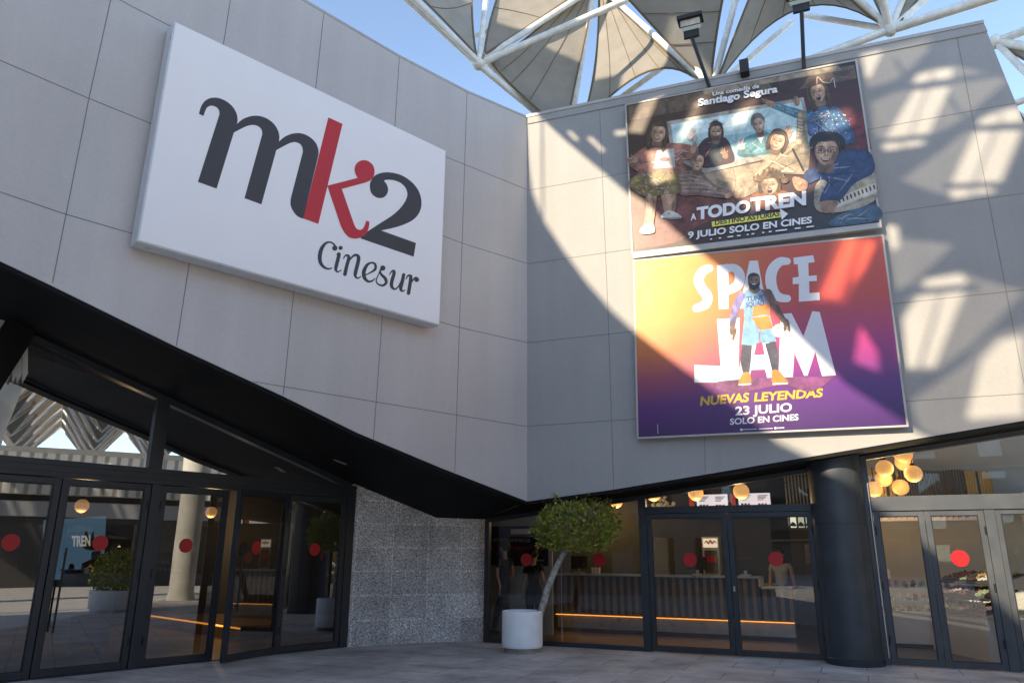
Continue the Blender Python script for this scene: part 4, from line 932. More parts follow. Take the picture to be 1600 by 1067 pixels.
def head(x, y, rx, ry, skin, hairc, rot=0.0, look=0.0, hair='short', mouth=0, light=1):
    """a head turned by rot: neck shadow, lit and shaded side of the face, sockets, brows, nose, lips, strands of hair"""
    c, q = math.cos(rot), math.sin(rot)
    def T(u, v): return (x + (u * rx) * c - (v * ry) * q, y + (u * rx) * q + (v * ry) * c)
    dk = mixc(skin, (.02, .01, .008), .62); md = mixc(skin, (.05, .02, .015), .32); lt = mixc(skin, (1, .85, .7), .22)
    def pl(col, pts): a.sh(col, [T(*p) for p in pts], k=4)
    if hair in ('long', 'curly', 'mid'): 
        L = {'long': 2.1, 'mid': 1.25, 'curly': .9}[hair]
        pl(mixc(hairc, (0, 0, 0), .35), [(-1.25, -.3), (-.8, -1.2), (0, -1.42), (.8, -1.2), (1.25, -.3), (1.3, L * .6), (1.0, L), (.5, L * .8), (-.5, L * .8), (-1.05, L), (-1.3, L * .6)])
    pl(dk, [(-.45, .6), (.5, .6), (.6, 1.5), (-.55, 1.5)])
    pl(md, [(-.92, -.35), (-.6, -.95), (0, -1.08), (.6, -.95), (.92, -.35), (.9, .25), (.62, .78), (.18, 1.05), (-.18, 1.05), (-.62, .78), (-.9, .25)])
    pl(skin, [(-.78 + .2 * light, -.45), (-.3, -.9), (.5 + .2 * light, -.8), (.72 + .15 * light, -.2), (.68 + .12 * light, .3), (.45, .8), (.1, .98), (-.3, .7), (-.5, .1)] if light > 0 else [(.78, -.45), (.3, -.9), (-.6, -.8), (-.85, -.2), (-.8, .3), (-.45, .8), (-.1, .98), (.3, .7), (.5, .1)])
    pl(lt, [(-.25 + .3 * light, -.75), (.2 + .3 * light, -.7), (.25 + .3 * light, -.42), (-.2 + .3 * light, -.45)]); pl(lt, [(.22 * light, .12), (.5 * light, .05), (.56 * light, .32), (.28 * light, .42)])
    for sx in (-.38, .38):
        u = sx + look * .12
        pl(dk, [(u - .26, -.14), (u, -.25), (u + .26, -.14), (u + .2, .02), (u - .2, .02)])
        pl(mixc(skin, (.8, .75, .7), .4), [(u - .17, -.07), (u, -.15), (u + .17, -.07), (u, .0)]); pl((.012, .008, .006), [(u - .07 + look * .05, -.12), (u + .07 + look * .05, -.12), (u + .06 + look * .05, .0), (u - .06 + look * .05, .0)])
        pl(mixc(hairc, dk, .3), [(u - .28, -.28), (u, -.4), (u + .28, -.3), (u, -.33)])
    u = look * .16
    pl(md, [(u - .05, -.1), (u + .08, -.1), (u + .2, .26), (u + .02, .34), (u - .16, .28)]); pl(dk, [(u - .15, .28), (u, .33), (u + .16, .27), (u, .38)]); pl(lt, [(u + .0, .05), (u + .07, .05), (u + .1, .24), (u, .25)])
    if mouth == 0: pl((.28, .08, .06), [(u - .3, .58), (u, .54), (u + .3, .58), (u, .66)])
    elif mouth == 1: pl((.20, .05, .04), [(u - .38, .5), (u, .55), (u + .38, .5), (u + .2, .76), (u - .2, .76)]); pl((.66, .6, .54), [(u - .3, .53), (u, .57), (u + .3, .53), (u + .2, .62), (u - .2, .62)])
    else: pl((.06, .01, .01), [(u - .26, .48), (u, .43), (u + .26, .48), (u + .22, .82), (u, .9), (u - .22, .82)]); pl((.5, .45, .4), [(u - .2, .49), (u + .2, .49), (u + .16, .55), (u - .16, .55)])
    pl(hairc, [(-1.08, .05), (-1.1, -.6), (-.6, -1.25), (.1, -1.4), (.75, -1.2), (1.12, -.55), (1.06, .05), (.88, -.4), (.55, -.78), (-.1, -.72), (-.65, -.66), (-.9, -.3)])
    for k in range(26 if rx > 30 else 14):
        col = mixc(hairc, (.5, .32, .18), pr.uniform(0, .38)) if pr.random() < .6 else mixc(hairc, (0, 0, 0), .5)
        an = pr.uniform(math.pi, 2 * math.pi); w_ = rx * .05
        if hair == 'curly':
            p0 = T(1.2 * math.cos(an) * pr.uniform(.75, 1.15), -.35 + 1.05 * math.sin(an) * pr.uniform(.75, 1.1)); rr = rx * pr.uniform(.10, .2); st0 = pr.uniform(0, 6)
            a.st(col, [(p0[0] + rr * math.cos(st0 + t_), p0[1] + rr * math.sin(st0 + t_), w_ * 1.6) for t_ in (0, 1.3, 2.6, 3.9)], k=3)
        elif hair in ('long', 'mid'):
            sd = 1 if math.cos(an) > 0 else -1; e_ = {'long': 2.0, 'mid': 1.2}[hair] * pr.uniform(.6, 1.05); q_ = pr.uniform(.88, 1.3)
            a.st(col, [(*T(sd * .1, -1.25), w_), (*T(sd * q_ * .95, -.5), w_ * 1.3), (*T(sd * q_, e_ * .5), w_ * 1.3), (*T(sd * q_ * pr.uniform(.75, 1.1), e_), w_ * .5)], k=4)
        else:
            t0 = pr.uniform(-1, 1); a.st(col, [(*T(t0 * .9, -1.15 + .3 * t0 * t0), w_), (*T(t0 * 1.0 + .1, -.95 + .3 * t0 * t0), w_ * 1.2), (*T(t0 * 1.0 + .16, -.72 + .35 * t0 * t0), w_ * .5)], k=3)
def cloth(col, pts, folds=7, dark=.55):
    a.sh(mixc(col, (.01, .01, .012), .25), pts); xs = [p[0] for p in pts]; ys = [p[1] for p in pts]; cx, cy = sum(xs) / len(xs), sum(ys) / len(ys)
    a.sh(col, [(cx + (p[0] - cx) * .86 - 4, cy + (p[1] - cy) * .86 - 5) for p in pts])
    for k in range(folds):
        p, q = pr.choice(pts), pr.choice(pts); A_ = (cx + (p[0] - cx) * .7, cy + (p[1] - cy) * .7); B_ = (cx + (q[0] - cx) * .45, cy + (q[1] - cy) * .45); m_ = ((A_[0] + B_[0]) / 2 + pr.uniform(-14, 14), (A_[1] + B_[1]) / 2 + pr.uniform(-14, 14))
        a.st(mixc(col, (.0, .0, .0), dark) if k % 2 else mixc(col, (1, .9, .75), .25), [(*A_, 2), (*m_, 6), (*B_, 2)], k=4)
def hand(x, y, skin=SK, rot=0.0, sc=1.0):
    a.el(mixc(skin, (.05, .02, .01), .3), x + 2, y + 3, 17 * sc, 20 * sc, rot); a.el(skin, x, y, 15 * sc, 18 * sc, rot)
    for i, (an, L) in enumerate(((-.75, 26), (-.35, 36), (-.05, 39), (.25, 35), (.95, 25))):
        an += rot; a.st(mixc(skin, (.08, .03, .02), .12 * (i % 3)), [(x + 8 * sc * math.sin(an), y - 8 * sc * math.cos(an), 8 * sc), (x + L * sc * math.sin(an), y - L * sc * math.cos(an), 6 * sc)])
# two grown-ups pressed against the outside of the window
cloth((.085, .028, .034), [(430, 480), (470, 425), (520, 412), (580, 420), (612, 475), (625, 540), (560, 562), (470, 577), (440, 545)]); a.sh((.05, .06, .06), [(508, 425), (550, 425), (560, 540), (500, 555)])
head(529, 388, 31, 40, mixc(SK, (.3, .3, .3), .2), BR, 0.02, .2, 'curly', 0); a.sh(mixc(BR, SK, .2), [(503, 402), (528, 412), (556, 400), (548, 428), (526, 434), (508, 424)])
a.st(DK, [(508, 384, 3), (520, 390, 3), (530, 383, 3)]).st(DK, [(530, 383, 3), (541, 390, 3), (553, 383, 3)]); hand(575, 508, SK2, -.3); hand(415, 420, (.62, .52, .44), -.5, .9)
cloth((.10, .28, .31), [(640, 505), (668, 432), (730, 398), (800, 392), (868, 440), (880, 485), (780, 505), (690, 522)]); a.sh((.72, .72, .70), [(738, 405, C), (786, 392, C), (764, 448, C)])
head(750, 350, 33, 43, mixc(SK, (.4, .4, .4), .15), (.20, .19, .18), -.2, -.3, 'short', 0); hand(660, 462, (.62, .56, .50), .1, 1.1); hand(905, 398, SK, .2, 1.1)
# girl leaning in at the upper right
cloth((.045, .12, .24), [(985, 300), (1060, 255), (1150, 255), (1215, 330), (1255, 440), (1150, 450), (1040, 430), (1000, 380)], 12)
a.st((.06, .22, .30), [(830, 250, 32), (900, 275, 40), (985, 305, 52)]); a.st((.12, .36, .44), [(835, 244, 8), (900, 266, 10), (980, 292, 12)])
for k in range(110):
    x_ = 995 + 235 * pr.random(); y_ = 268 + 165 * pr.random()
    if y_ > 258 + abs(x_ - 1100) * .3: a.n -= .00004; a.el(pr.choice([(.40, .08, .25), (.1, .36, .42), (.5, .4, .1), (.2, .16, .5), (.5, .5, .55)]), x_, y_, pr.uniform(2, 5), pr.uniform(2, 4))
for k in range(60):
    x_ = 840 + 150 * pr.random(); a.n -= .00004; a.el(pr.choice([(.40, .08, .25), (.1, .36, .42), (.5, .4, .1)]), x_, 250 + (x_ - 840) * .36 + pr.uniform(-12, 14), 3, 2.5)
head(1060, 182, 42, 48, SK, (.13, .06, .03), -.25, -.5, 'long', 2)
a.sh(SK2, [(765, 216), (800, 224), (838, 236), (832, 262), (800, 250)]); hand(795, 232, SK2, -1.3, .7); hand(950, 235, SK2, -.1, .8)
for e0 in ([(1055, 140, 4), (1058, 104, 3), (1085, 130, 4)], [(1085, 130, 4), (1120, 134, 4), (1140, 110, 3), (1150, 158, 4)]): a.st((.62, .50, .40), e0)
# girl in the middle
cloth((.42, .32, .21), [(790, 520), (860, 475), (930, 440), (1010, 440), (1018, 520), (995, 605), (880, 612), (760, 690), (660, 735), (622, 712), (720, 610)], 14)
a.st(mixc((.42, .32, .21), (0, 0, 0), .25), [(975, 300, 46), (978, 370, 54), (975, 440, 66)]); a.st((.50, .39, .27), [(968, 300, 22), (968, 370, 26), (962, 440, 30)])
for k in range(7): a.st((.2, .14, .09), [(950, 315 + k * 17, 3), (975, 322 + k * 17, 4), (1002, 314 + k * 17, 3)])
a.st((.04, .03, .02), [(930, 480, 11), (985, 590, 11)]); head(850, 438, 42, 46, SK, (.085, .045, .026), .28, -.3, 'mid', 1); hand(640, 722, SK2, -1.2, .8)
# boy with the pet carrier
cloth((.05, .11, .18), [(1125, 850), (1230, 800), (1360, 770), (1384, 846), (1150, 882)], 8)
a.sh((.40, .33, .25), [(1040, 720), (1060, 650), (1140, 620), (1330, 610), (1362, 650), (1366, 735), (1260, 790), (1110, 812), (1050, 790)]).sh((.58, .50, .40), [(1140, 740, C), (1362, 655, C), (1366, 705, C), (1145, 790, C)]).sh((.48, .41, .32), [(1060, 700), (1090, 640), (1180, 625), (1150, 730), (1080, 760)])
for k in range(11): a.sh((.06, .045, .035), [(1145 + k * 20, 748 - k * 8, C), (1154 + k * 20, 744 - k * 8, C), (1160 + k * 20, 766 - k * 8, C), (1152 + k * 20, 770 - k * 8, C)])
a.st((.5, .45, .1), [(1270, 690, 7), (1330, 665, 7)], caps=False); 
cloth((.028, .06, .16), [(985, 620), (1010, 585), (1100, 565), (1190, 490), (1300, 482), (1345, 520), (1350, 600), (1250, 660), (1170, 750), (1070, 752), (1110, 650), (1060, 640), (1010, 660)], 16)
a.sh(SK2, [(1075, 756), (1165, 750), (1140, 800), (1090, 810)]); hand(1120, 790, SK2, 2.2, .9); a.sh(SK2, [(928, 628), (965, 628), (1005, 652), (1000, 690), (960, 698), (935, 670)]); hand(960, 650, SK, -.9, .9)
head(1105, 492, 66, 70, SK, DK, .05, -.3, 'short', 1, -1); a.sh(DK, [(1020, 470), (1022, 425), (1070, 392), (1150, 392), (1200, 428), (1195, 480), (1165, 440), (1100, 430), (1050, 440)])
for xx in (1072, 1136): a.st((.05, .04, .04), [(xx + 27 * math.cos(t_), 485 + 17 * math.sin(t_), 3) for t_ in (0, .8, 1.6, 2.4, 3.2, 4, 4.8, 5.6, 6.3)], k=3, caps=False)
# curly boy at the bottom
cloth((.34, .10, .03), [(715, 732), (760, 700), (880, 695), (935, 738), (900, 792), (760, 792)], 6); head(808, 668, 46, 46, SK, (.15, .08, .04), -.06, 0, 'curly', 2)
for k in range(34):
    an = pr.uniform(math.pi * .95, 2.05 * math.pi); rr = pr.uniform(8, 15); cx_, cy_ = 815 + 76 * math.cos(an) * pr.uniform(.7, 1.1), 640 + 52 * math.sin(an) * pr.uniform(.5, 1.15); a.st(mixc((.15, .08, .04), (.45, .28, .15), pr.uniform(0, .5)), [(cx_ + rr * math.cos(t_), cy_ + rr * math.sin(t_), 7) for t_ in (0, 1.3, 2.6, 3.9)], k=3)
# boy at the left
cloth((.30, .17, .13), [(320, 600), (380, 590), (460, 610), (530, 670), (610, 700), (600, 735), (520, 730), (430, 720), (340, 715)], 8)
for k in range(5): a.st((.46, .36, .30), [(335 + k * 6, 618 + k * 20, 4), (420 + k * 20, 618 + k * 21, 5), (490 + k * 20, 660 + k * 13, 4)])
hand(590, 722, SK, 1.3, .8); head(432, 545, 37, 44, SK, (.05, .03, .02), .05, .5, 'short', 0)
# girl at the left
a.sh(SK2, [(165, 720, C), (225, 705, C), (215, 800), (200, 900, C), (145, 905, C), (165, 800)]).sh(SK2, [(240, 700, C), (320, 690, C), (325, 760), (310, 825, C), (262, 820, C)]).st(SK, [(185, 720, 22), (190, 800, 18), (172, 895, 14)]).st(SK, [(275, 700, 26), (292, 770, 20), (285, 815, 14)])
a.sh((.6, .58, .56), [(140, 890), (195, 860), (212, 905), (195, 920), (140, 920)]).sh((.6, .58, .56), [(248, 822), (290, 800), (345, 825), (340, 842), (255, 840)]).st((.3, .28, .26), [(142, 918, 5), (208, 912, 5)]).st((.3, .28, .26), [(256, 838, 5), (340, 838, 5)])
cloth((.30, .21, .08), [(155, 590), (310, 575), (345, 700), (280, 715), (150, 725), (75, 660), (120, 610)], 12)
for k in range(70): a.n -= .00004; a.el(pr.choice([(.52, .34, .06), (.14, .11, .08), (.42, .32, .22), (.24, .17, .08)]), 110 + 215 * pr.random(), 600 + 112 * pr.random(), pr.uniform(3, 8), pr.uniform(3, 7))
cloth((.46, .18, .13), [(85, 530), (130, 490), (200, 455), (320, 450), (400, 460), (440, 480), (425, 530), (360, 540), (375, 585), (320, 600), (250, 590), (160, 610), (90, 575)], 16); a.sh((.66, .64, .62), [(222, 490, C), (312, 478, C), (318, 575, C), (205, 582, C)]).sh((.5, .47, .45), [(285, 482, C), (312, 478, C), (318, 575, C), (280, 578, C)]).el((.45, .14, .12), 262, 535, 26, 12)
hand(105, 535, SK, -1.5, 1.1); hand(412, 485, SK, .3, 1.0); head(230, 398, 40, 46, SK, (.10, .055, .03), .15, -.2, 'long', 1); hand(395, 410, (.66, .60, .54), .4, 1.1)
a.done('printed_picture', p1_)
t = Pic(Board(W2, NP, 960, 90, .29993))
t.n = a.n + .0006
t.tx(WH, 'Una comedia de', (512, 205), (755, 163), 20, bold=.02); t.cut('lettering', p1_); t.tx(WH, 'Santiago Segura', (437, 258), (851, 185), 37, bold=.035).cut('lettering', p1_)
t.tx(WH, 'A', (398, 852), (428, 847), 34, bold=.04).cut('lettering', p1_); t.tx(WH, 'TODO', (430, 846), (708, 806), 62, bold=.05).cut('lettering', p1_); t.tx(WH, 'TREN', (710, 806), (999, 768), 70, bold=.05).cut('lettering', p1_)
t.sh((.78, .70, .10), [(508, 858, C), (865, 808, C), (868, 836, C), (510, 886, C)]).sh(WH, [(862, 790, C), (905, 818, C), (872, 850, C)])
t.tx(DK, 'DESTINO ASTURIAS', (524, 876), (862, 829), 24, bold=.035).cut('lettering', p1_); t.tx(WH, '9 JULIO SOLO EN CINES', (385, 945), (1029, 865), 34, bold=.035).cut('lettering', p1_)
for x0, w_ in ((500, 10), (545, 12), (590, 30), (640, 18), (690, 10), (715, 14), (770, 12), (805, 14), (840, 60), (940, 30), (1000, 40)): t.st(WH, [(x0, 950 - (x0 - 500) * .125, 7), (x0 + w_, 950 - (x0 + w_ - 500) * .125, 7)], caps=False)
t.done('lettering', p1_)
# --- lower poster: orange to purple, big white letters, a player in front
p2_ = poster('film_poster', [(988.9, 406.5), (1380.5, 366.5), (1420, 666.5), (995.3, 685.5)], 'lower film poster fading from orange to purple with a basketball player', m_print('orange to purple print',
   [(0, (.05, .010, .085)), (.16, (.10, .016, .13)), (.3, (.30, .05, .09)), (.45, (.58, .14, .035)), (.65, (.66, .27, .04)), (1, (.66, .30, .05))],
   [(0, (.045, .009, .09)), (.22, (.10, .014, .16)), (.45, (.36, .02, .14)), (.68, (.50, .045, .03)), (1, (.60, .075, .03))], .05, .68))
bd = Board(W2, NP, 980, 360, .31856); t = Pic(bd); LW = (.66, .65, .68)
t.st(LW, [(404, 186, 36), (372, 200, 46), (350, 240, 48), (366, 285, 48), (392, 322, 50), (385, 362, 46), (340, 382, 40)])
t.cut('title_letter', p2_)
t.sh(LW, [(440, 172, C), (497, 164, C), (497, 384, C), (450, 388, C)]).st(LW, [(488, 185, 36), (530, 188, 42), (552, 222, 50), (542, 268, 48), (490, 300, 36)])
t.cut('title_letter', p2_)
t.sh(LW, [(600, 150, C), (640, 148, C), (684, 376, C), (634, 380, C), (622, 322, C), (604, 322, C), (594, 382, C), (550, 384, C)], holes=([(608, 285, C), (616, 285, C), (612, 230, C)],))
t.cut('title_letter', p2_)
t.st(LW, [(786, 152, 34), (748, 155, 44), (714, 192, 52), (704, 246, 54), (720, 305, 50), (752, 330, 42), (786, 334, 36)])
t.cut('title_letter', p2_)
t.sh(LW, [(815, 135, C), (912, 122, C), (920, 156, C), (888, 160, C), (890, 224, C), (930, 220, C), (930, 248, C), (892, 250, C), (894, 308, C), (942, 304, C), (945, 342, C), (842, 350, C), (842, 262, C), (812, 264, C), (812, 232, C), (842, 228, C), (836, 166, C), (818, 168, C)])
t.cut('title_letter', p2_)
t.sh(LW, [(440, 436, C), (552, 428, C), (545, 744, C), (330, 746, C), (330, 660, C), (458, 664, C)])
t.cut('title_letter', p2_)
t.sh(LW, [(592, 410, C), (660, 404, C), (742, 730, C), (690, 734, C), (676, 682, C), (608, 684, C), (598, 738, C), (540, 742, C)], holes=([(622, 612, C), (674, 608, C), (650, 480, C)],))
t.cut('title_letter', p2_)
t.sh(LW, [(752, 410, C), (806, 406, C), (864, 520, C), (908, 396, C), (944, 400, C), (1024, 710, C), (956, 714, C), (922, 596, C), (884, 712, C), (868, 712, C), (820, 600, C), (812, 722, C), (742, 730, C)])
t.cut('title_letter', p2_)
YL = (.62, .36, .03)
for s_, x0, x1, yb0, yb1, h in (('NUEVAS', 357, 598, 858, 838, 44), ('LEYENDAS', 622, 960, 838, 815, 42)): t.tx(YL, s_, (x0, yb0), (x1, yb1), h, bold=.035, shear=.1).cut('lettering', p2_)
t.tx(LW, '23 JULIO', (530, 906), (808, 886), 42, bold=.025).cut('lettering', p2_); t.tx(LW, 'SOLO EN CINES', (504, 952), (840, 929), 30, bold=.025).cut('lettering', p2_)
t.st(LW, [(565, 976, 3), (636, 973, 3)], caps=False).st(LW, [(646, 973, 3), (715, 970, 3)], caps=False).el(LW, 560, 977, 6, 6).el(LW, 727, 969, 6, 6).st(LW, [(732, 969, 5), (770, 967, 5)], caps=False).st(LW, [(149, 950, 2), (151, 996, 2)], caps=False)
t.done('lettering', p2_)
a = Pic(bd); a.n = .005
SKD = (.23, .115, .07); SKD2 = (.33, .175, .11); SB = (.17, .36, .52); OR = (.62, .20, .03); GR_ = (.06, .055, .085)
# reflections of floor, legs, shoes
a.sh((.22, .05, .16), [(430, 745), (760, 720), (1020, 720, C), (900, 790), (760, 760), (520, 800)])
a.sh(GR_, [(565, 560, C), (612, 560, C), (606, 640), (598, 705, C), (570, 705, C), (556, 640)]).sh(GR_, [(676, 556, C), (726, 546, C), (742, 620), (738, 690, C), (712, 692, C), (694, 620)])
a.sh(OR, [(570, 700), (600, 700), (606, 750), (560, 760), (545, 745)]).sh(OR, [(712, 690), (742, 688), (788, 742), (780, 752), (716, 752)]).st(WH, [(548, 757, 6), (606, 753, 6)]).st(WH, [(716, 754, 6), (786, 750, 6)])
a.sh(SB, [(575, 425, C), (640, 420, C), (650, 550, C), (618, 565, C), (560, 560, C)]).sh(SB, [(640, 420, C), (700, 415, C), (732, 545, C), (655, 552, C)]).sh(OR, [(610, 430, C), (695, 418, C), (715, 480, C), (650, 490, C)])
a.st((.22, .18, .42), [(560, 320, 38), (530, 390, 36), (516, 460, 30)], caps=True).st(SKD, [(517, 460, 26), (517, 490, 22)])
a.sh(SKD, [(503, 480), (535, 482), (532, 510), (522, 538), (515, 536), (516, 510), (508, 515)])
a.st(SKD, [(690, 310, 46), (730, 380, 34), (765, 440, 28)])
a.sh(SB, [(575, 298, C), (600, 290, C), (625, 310), (652, 288, C), (690, 295, C), (702, 410, C), (640, 424, C), (572, 424, C)]).sh(OR, [(622, 370, C), (695, 355, C), (702, 410, C), (612, 425, C)]).sh((.55, .06, .06), [(655, 290, C), (690, 296, C), (698, 360, C), (676, 330, C)])
a.tx((.06, .06, .20), 'TUNE', (585, 350), (668, 340), 24, bold=.03).tx((.06, .06, .20), 'SQUAD', (582, 378), (672, 366), 24, bold=.03)
a.sh(SKD, [(600, 270, C), (645, 268, C), (654, 292, C), (625, 312), (596, 294, C)])
a.sh(SKD, [(592, 250), (595, 220), (620, 208), (646, 219), (652, 250), (646, 278), (622, 292), (600, 279)]).sh(SKD2, [(602, 250), (600, 224), (620, 210), (644, 220), (650, 250), (644, 276), (622, 290), (602, 278)]).sh((.02, .016, .016), [(594, 240), (600, 218), (620, 210), (642, 218), (648, 240), (640, 226), (604, 228)]).sh((.02, .016, .016), [(596, 256), (606, 262), (622, 268), (640, 262), (650, 254), (642, 282), (622, 292), (604, 284)])
for x in (611, 633): a.el((.02, .015, .015), x, 244, 5, 3)
a.el(WH, 622, 264, 9, 3)
a.el((.62, .62, .64), 752, 492, 42, 34)
for c_r in ([(712, 485, 3), (750, 478, 3), (792, 488, 3)], [(748, 459, 3), (740, 490, 3), (752, 525, 3)], [(722, 468, 3), (735, 490, 3), (728, 515, 3)], [(780, 466, 3), (770, 490, 3), (782, 515, 3)]): a.st((.20, .20, .21), c_r)
a.sh(SKD, [(755, 430), (790, 440), (800, 490), (792, 496), (784, 470), (778, 492), (768, 488), (768, 466)])
a.cut('printed_picture', p2_)
# ================================================================ POTTED TREE
pc = at_z(816, 1017.5); PR = .345
pot = thing('planter_pot', pc, 'round pale concrete planter standing on the paving before the cafe window', 'planter')
MB().lathe(pc, [(0.0, .0), (PR * .86, .0), (PR * .87, .075), (0, .075)], 48).build('foot', M['potbase'], pot, smooth=True)
MB().lathe(pc, [(0, .075), (PR * .965, .075), (PR * .99, .10), (PR, .13), (PR, .615), (PR * .985, .64), (PR * .955, .65), (PR * .915, .65), (PR * .9, .635), (PR * .9, .52)], 56).build('bowl', M['pot'], pot, smooth=True)
MB().lathe(pc, [(0, .585), (PR * .6, .575), (PR * .9, .55)], 40).build('soil', M['soil'], pot, smooth=True)
FV = Frame((pc.x, pc.y), math.degrees(math.atan2(pc.x, pc.y)) + 90)          # upright plane facing the viewer through the pot
def tp(px, py, n=0.0): u, z = FV.uv(px, py, n); return FV.P(u, z, n)
tree = thing('potted_tree', Vector((pc.x, pc.y, .6)), 'small leaning tree with a clipped flat-topped round crown in the concrete planter', 'tree')
cc0 = tp(902, 824, .02)
tk = [tp(841, 968), tp(847, 950), tp(856, 918), tp(866, 893), tp(876, 872), tp(888, 852), tp(897, 838)]
tk[0].z = .54
MB().tube(tk, [.068, .062, .055, .052, .05, .045, .03], 14).build('trunk', M['bark'], tree, smooth=True)
RX, RZ = .735, .50
rng = random.Random(11)
br = MB(); tips = []
for i in range(44):
    a = rng.uniform(0, 2 * math.pi); el = rng.uniform(-.25, 1.3); st_ = tk[5] + (tk[6] - tk[5]) * rng.random() + Vector((0, 0, rng.uniform(-.05, .05)))
    d = Vector((math.cos(a) * math.cos(el), math.sin(a) * math.cos(el), math.sin(el)))
    e = cc0 + Vector((d.x * RX * .93, d.y * RX * .93, d.z * RZ * .95))
    mid = st_.lerp(e, .5) + Vector((rng.uniform(-.1, .1), rng.uniform(-.1, .1), rng.uniform(-.08, .1)))
    br.tube([st_, st_.lerp(mid, .5) + Vector((rng.uniform(-.03, .03),) * 3), mid, mid.lerp(e, .55) + Vector((rng.uniform(-.06, .06), rng.uniform(-.06, .06), rng.uniform(-.05, .05))), e], [.018, .014, .010, .007, .003], 6)
    for k in range(5):
        q = mid.lerp(e, rng.uniform(.1, .95)); f = q + Vector((rng.uniform(-.22, .22), rng.uniform(-.22, .22), rng.uniform(-.08, .24)))
        br.tube([q, q.lerp(f, .5) + Vector((0, 0, .03)), f], [.006, .004, .002], 5); tips.append(f)
br.build('branch', M['twig'], tree)
def m_leaf():
    m = bpy.data.materials.new('leaf'); m.use_nodes = True; n = m.node_tree.nodes; l = m.node_tree.links; b = n['Principled BSDF']
    g_ = n.new('ShaderNodeNewGeometry'); r = n.new('ShaderNodeValToRGB'); e = r.color_ramp.elements
    e[0].position = 0; e[0].color = (.11, .15, .02, 1); e[1].position = 1; e[1].color = (.52, .42, .12, 1)
    k = e.new(.45); k.color = (.27, .33, .05, 1); k = e.new(.85); k.color = (.46, .42, .09, 1)
    l.new(g_.outputs['Random Per Island'], r.inputs[0]); l.new(r.outputs[0], b.inputs['Base Color']); b.inputs['Roughness'].default_value = .42
    t = n.new('ShaderNodeBsdfTranslucent'); l.new(r.outputs[0], t.inputs[0]); mx = n.new('ShaderNodeMixShader'); mx.inputs[0].default_value = .3
    l.new(b.outputs[0], mx.inputs[1]); l.new(t.outputs[0], mx.inputs[2]); l.new(mx.outputs[0], n['Material Output'].inputs[0]); return m
M['leaf'] = m_leaf()
lf = MB()
def leaf_at(p, d, L):
    d = d.normalized(); s = d.cross(Vector((rng.uniform(-1, 1), rng.uniform(-1, 1), rng.uniform(-1, 1)))).normalized() * L * .22; nn = d.cross(s).normalized() * L * .06
    b = len(lf.v); lf.v += [p, p + d * L * .5 + s + nn, p + d * L, p + d * L * .5 - s + nn, p + d * L * .5]; lf.f += [[b, b + 1, b + 4], [b + 1, b + 2, b + 4], [b + 4, b + 2, b + 3], [b, b + 4, b + 3]]; lf.m += [0] * 4
for i in range(1900):
    a = rng.uniform(0, 2 * math.pi); sz = rng.uniform(-1, 1); q = math.sqrt(1 - sz * sz); rr = rng.uniform(.35, 1.0) ** .33
    d = Vector((math.cos(a) * q, math.sin(a) * q, sz))
    lump = 1 + .07 * math.sin(5 * a + 3 * sz) + .06 * math.sin(9 * a - 7 * sz)
    x, y, z = d.x * RX * rr * lump, d.y * RX * rr * lump, d.z * RZ * rr * lump
    if z > RZ * .80: z = RZ * .80 + rng.uniform(-.05, .08)
    if z > .10 and rr > .8 and rng.random() < .45 + .25 * math.sin(4 * a): continue      # bald patches of bare twigs near the clipped top
    if z < -RZ * .78: continue
    p = cc0 + Vector((x, y, z)); up = Vector((d.x * .8, d.y * .8, d.z * .5 + .55))
    for k in range(rng.choice((4, 5, 6))):
        leaf_at(p + Vector((rng.uniform(-.03, .03),) * 3), up + Vector((rng.uniform(-.9, .9), rng.uniform(-.9, .9), rng.uniform(-.6, .6))), rng.uniform(.045, .085))
for f in tips:
    for k in range(6): leaf_at(f + Vector((rng.uniform(-.03, .03), rng.uniform(-.03, .03), rng.uniform(-.04, .02))), Vector((rng.uniform(-1, 1), rng.uniform(-1, 1), rng.uniform(-.2, 1))), rng.uniform(.045, .08))
lf.build('crown', M['leaf'], tree, weld=False)

# ================================================================ CAFE INTERIOR
def P2(px, py, n): u, z = G2.uv(px, py, n); return u, z
def globe(px, py, n, rpx, label, group='round opal pendant lamps', cord=None, fr=G2, watt=3):
    u, z = fr.uv(px, py, n); p = fr.P(u, z, n); d0 = (p - CAM).length; r = rpx * d0 / FPX / 1.02
    t = thing('pendant_lamp', Vector((p.x, p.y, p.z - r)), label, 'pendant lamp', group)
    MB().ball(p, r, 28, 16).build('globe', M['globe'], t, smooth=True)
    MB().tube([p + Vector((0, 0, r)), p + Vector((0, 0, r + (cord or .6)))], .008, 6).build('cord', M['black'], t)
    MB().lathe(p + Vector((0, 0, r - .01)), [(.0, .05), (.035, .045), (.04, 0)], 16).build('cap', M['black'], t, smooth=True)
    if watt:
        ld = bpy.data.lights.new('lamp_light', 'POINT'); ld.energy = watt; ld.color = (1, .74, .46); ld.shadow_soft_size = .1
        lo_ = bpy.data.objects.new('lamp_light', ld); scene.collection.objects.link(lo_); lo_.parent = t; lo_.location = (0, 0, -.13)
    return t
globe(1021, 771, -2.0, 11.5, 'round lamp partly hidden by the sloping soffit, left of the menu screens')
globe(1087, 770, -2.0, 11.5, 'round lamp hanging before the left menu screen')
globe(1158, 767.5, -2.0, 11.8, 'round lamp hanging before the right menu screen', watt=4)
globe(963, 783, -3.0, 10, 'round lamp just showing beside the blackboard menus above the tree crown', watt=5)

